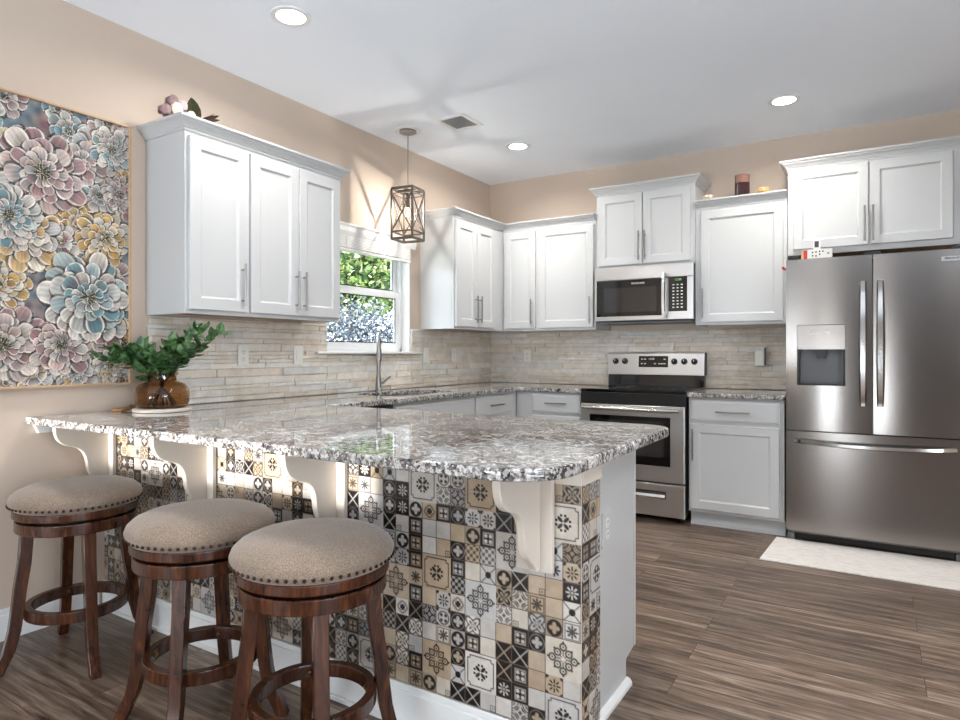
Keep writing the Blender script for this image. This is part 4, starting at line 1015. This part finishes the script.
for (a_, b_, c_) in tips:
    b_ = min(b_, (vx+.85*a_-.115)/.527)
    base_ = W3(a_*-.25, b_*-.25, -.005); p1 = W3(a_*.08, b_*.08, .13); p2 = W3(a_*.40, b_*.4, .15+(c_-.15)*.55+.02); p3 = W3(a_*1.0, b_*1.0, c_+.022)
    pts = []
    for i in range(15):
        t_ = i/14
        pts.append(base_*(1-t_)**3+p1*3*(1-t_)**2*t_+p2*3*(1-t_)*t_*t_+p3*t_**3)
    ms.tube(pts, .002, 5, [.0028-.0014*i/14 for i in range(15)])
    for i in range(6, 15):
        dv = (pts[min(i+1, 14)]-pts[i-1]).normalized()
        for s_ in (0, 1, 2):
            if rl.random() < .08: continue
            sd_ = Vector((rl.uniform(-1, 1), rl.uniform(-1, 1), rl.uniform(-.5, .8))).normalized()
            leaf(pts[i], dv*.5+sd_, rl.uniform(.046, .068), rl.uniform(.030, .042), rl.uniform(-.8, .8))
ms.build('stem', M['stem'], gn, smooth=True); ml.build('leaves', M['leaf'], gn, smooth=True, angle=80)

# ------------------------------------------------------------------ decor on cabinets
def rose(cx, cy, cz, r_, colr, nm, lab):
    m = MB(); rr_ = random.Random(int(cx*1000+cz*77)); 
    jr = (.9, 1.08, .97, 1.12, 1.0)
    for k in range(15):
        a_ = k*2.4; f_ = k/14; el = 1.25-1.45*f_; rad = r_*(.45+.5*f_)
        n_ = Vector((math.cos(a_)*math.cos(el), math.sin(a_)*math.cos(el), math.sin(el))); s_ = Vector((-math.sin(a_), math.cos(a_), 0)); u_ = n_.cross(s_)*-1
        if u_.z < 0: u_ = -u_
        vs = []
        for i in range(5):
            for j in range(5):
                p_, q_ = (i/4-.35)*1.25, (j/4-.5)*1.5*math.sin(PI*(.22+.62*i/4)); lip = (1+.5*max(0, i/4-.45))*jr[k % 5]
                vs.append(Vector((cx, cy, cz))+(n_*math.cos(p_)*math.cos(q_)+u_*math.sin(p_)+s_*math.sin(q_)*math.cos(p_))*rad*lip)
        m.add(vs, [(i*5+j, i*5+j+1, (i+1)*5+j+1, (i+1)*5+j) for i in range(4) for j in range(4)])
    m.sphere((cx, cy, cz), r_*.42, 10, 6)
    return tag(m.build(nm, colr, smooth=True, angle=80), lab, 'artificial flower', 'silk flowers on the left wall cabinet')
mv = simple('dusty_mauve_petal', (150, 122, 122), .8, var=.2, scale=60); cp_ = simple('cream_petal', (224, 206, 188), .8, var=.08, scale=60); lv = simple('pale_lilac_petal', (196, 176, 178), .8, var=.1, scale=60)
for (y_, z_, x_, r_, mat_, lab) in ((-3.344, 2.318, .22, .032, mv, 'dusty mauve silk bloom at the near left end of the pile on the wall cabinet'),
    (-3.292, 2.332, .225, .038, cp_, 'largest cream silk rose in the middle of the pile on the wall cabinet'),
    (-3.294, 2.378, .20, .034, mv, 'topmost dusty mauve silk bloom on the left wall cabinet'),
    (-3.252, 2.365, .215, .030, lv, 'pale lilac silk bloom beside the olive leaf on the wall cabinet'),
    (-3.225, 2.318, .235, .032, cp_, 'small cream silk bloom under the olive leaf on the wall cabinet'),
    (-3.25, 2.275, .20, .036, cp_, 'cream silk bloom lying at the bottom of the pile on the wall cabinet')):
    rose(x_, y_, z_, r_, mat_, 'silk_flower', lab)
zc = 2.30
m = MB(); ml = MB(); p = Vector((.225, -3.172, 2.30)); leaf(p, Vector((.0, -.34, 1.0)), .135, .075, -.56)
ml.v = ml.v; tag(ml.build('silk_leaf', M['olive'], smooth=True, angle=80), 'tall olive green silk leaf standing behind the flowers on the wall cabinet', 'artificial leaf')
ml = MB()
for dx_, dy_, dz_ in ((.3, 1, .35), (.6, .8, .2), (-.2, 1, .25), (.5, 1, -.0), (.1, 1, .5)): leaf(Vector((.28, -3.19, zc+.02)), Vector((dx_, dy_, dz_)), .085, .030, .3)
tag(ml.build('dried_leaf_spray', simple('dried_brown_leaf', (92, 66, 50), .8, var=.2, scale=50), smooth=True, angle=80), 'dried brown leaf spray trailing to the right on the left wall cabinet', 'dried leaves')
cdl = empty('jar_candle', (2.238, -.20, 2.2355), 0, 'dark brown jar candle with mauve upper band on the cabinet right of the microwave', 'candle')
MB().lathe([(.047, 0), (.051, .003), (.051, .168), (.049, .168), (.048, .169)], 32).build('jar', simple('dark_brown_wax_glass', (62, 40, 40), .12, var=.15, scale=40), cdl, smooth=True)
MB().lathe([(.051, .1695), (.0515, .228), (.048, .228), (.047, .172)], 32, cap=True).build('rim_band', simple('mauve_glass', (150, 112, 100), .12, var=.15, scale=40), cdl, smooth=True)
td = simple('golden_wood_slice', (202, 160, 104), .5, var=.15, scale=60)
tag(MB().lathe([(.04, 0), (.045, .008), (.042, .03), (.03, .036)], 24, (2.395, -.335, 2.2865)).build('wood_slice', td, smooth=True), 'small golden brown wood slice on the cabinet beside the refrigerator cabinet', 'ornament')
tag(MB().lathe([(.03, 0), (.038, .006), (.036, .026), (.028, .03)], 24, (2.03, -.335, 2.2865)).build('shell_dish', simple('pale_shell', (222, 200, 176), .4, var=.1, scale=60), smooth=True), 'pale shell-like dish on the cabinet just right of the microwave cabinet', 'ornament')

# mat
t = NT('pale_washed_mat'); v = t.coords((9, 60, 1)); n1 = t.noise(v, 1.5, 6, .7, .5)
t.l(t.ramp(n1.outputs[0], [(.35, rgb(206, 196, 188)), (.55, rgb(232, 228, 222)), (.7, rgb(222, 206, 194))]), t.b.inputs['Base Color']); t.b.inputs['Roughness'].default_value = .75
mt = MB().prism([(2.515, -.632), (2.49, -1.155), (3.80, -1.155), (3.80, -.632)], .0005, .009, 'z').build('kitchen_mat', t.m, bevel=.003)
tag(mt, 'long pale cream kitchen mat lying on the floor in front of the refrigerator', 'mat')

# ------------------------------------------------------------------ outdoors
t = NT('lawn_grass'); v = t.coords(world=True); n1 = t.noise(v, 6, 5); t.l(t.ramp(n1.outputs[0], [(.3, rgb(70, 90, 50)), (.7, rgb(130, 150, 90))]), t.b.inputs['Base Color']); t.b.inputs['Roughness'].default_value = .9
struct(MB().box(-26, -.18, -14, 24, -.25, -.12).build('ground', t.m))
def foliage(name, c, rad, n, L_, pal, label, cat, seed, trunk=None):
    r_ = np.random.default_rng(seed); e = empty(name, (c[0], c[1], -.12), 0, label, cat)
    d_ = r_.normal(size=(n, 3)); d_ /= np.linalg.norm(d_, axis=1)[:, None]; rr_ = r_.uniform(.45, 1, n)**.6
    lump = 1+.18*np.sin(d_[:, 0]*7+seed)*np.cos(d_[:, 2]*6)
    P = d_*rr_[:, None]*lump[:, None]*np.array(rad)+np.array([0, 0, c[2]+.12])
    a = r_.normal(size=(n, 3)); a /= np.linalg.norm(a, axis=1)[:, None]; b = np.cross(a, r_.normal(size=(n, 3))); b /= np.linalg.norm(b, axis=1)[:, None]
    s_ = r_.uniform(.6, 1.3, n)[:, None]*L_
    V = np.stack([P-a*s_*.5, P+b*s_*.28, P+a*s_*.5, P-b*s_*.28], 1).reshape(-1, 3)
    me = bpy.data.meshes.new('crown'); me.vertices.add(4*n); me.vertices.foreach_set('co', V.astype(np.float32).ravel())
    me.loops.add(4*n); me.loops.foreach_set('vertex_index', np.arange(4*n, dtype=np.int32)); me.polygons.add(n); me.polygons.foreach_set('loop_start', np.arange(n, dtype=np.int32)*4); me.update(calc_edges=True)
    pal = np.array([s2l(p_) for p_ in pal]); C = np.repeat(pal[r_.integers(0, len(pal), n)], 4, 0)
    ca = me.color_attributes.new('Col', 'FLOAT_COLOR', 'POINT'); ca.data.foreach_set('color', np.concatenate([C, np.ones((4*n, 1))], 1).astype(np.float32).ravel())
    me.materials.append(M['outleaf']); o = bpy.data.objects.new('crown', me); col.objects.link(o); o.parent = e
    m = MB(); top = c[2]+.12
    m.tube([(0, 0, 0), (.05, .03, top*.5), (0, 0, top)], .1, 8, [.12, .09, .05]); 
    for k in range(5):
        a_ = k*1.26; m.tube([(0.03, .02, top*.55), (rad[0]*.5*math.cos(a_), rad[1]*.5*math.sin(a_), top+rad[2]*.2)], .03, 6, [.05, .02])
    m.build('trunk', M['stem'], e, smooth=True); return e
G = [(112, 142, 70), (150, 170, 96), (70, 98, 46), (196, 200, 150), (40, 62, 30)]
foliage('garden_tree', (-6.2, 4.6, 3.7), (1.6, 2.6, 1.6), 14000, .15, G, 'bright green leafy tree seen through the upper window pane', 'tree', 1)
foliage('garden_tree', (-10.5, 9.0, 4.6), (2.2, 3.4, 2.6), 8000, .26, G, 'paler green tree behind the nearer one outside the window', 'tree', 2)
Bc = [(78, 84, 94), (62, 70, 80), (94, 100, 112), (46, 58, 60), (170, 174, 178)]
foliage('garden_shrub', (-3.3, 1.75, .80), (.75, 2.1, 1.12), 26000, .055, Bc, 'dense grey-lilac shrub outside the lower window pane', 'shrub', 3)
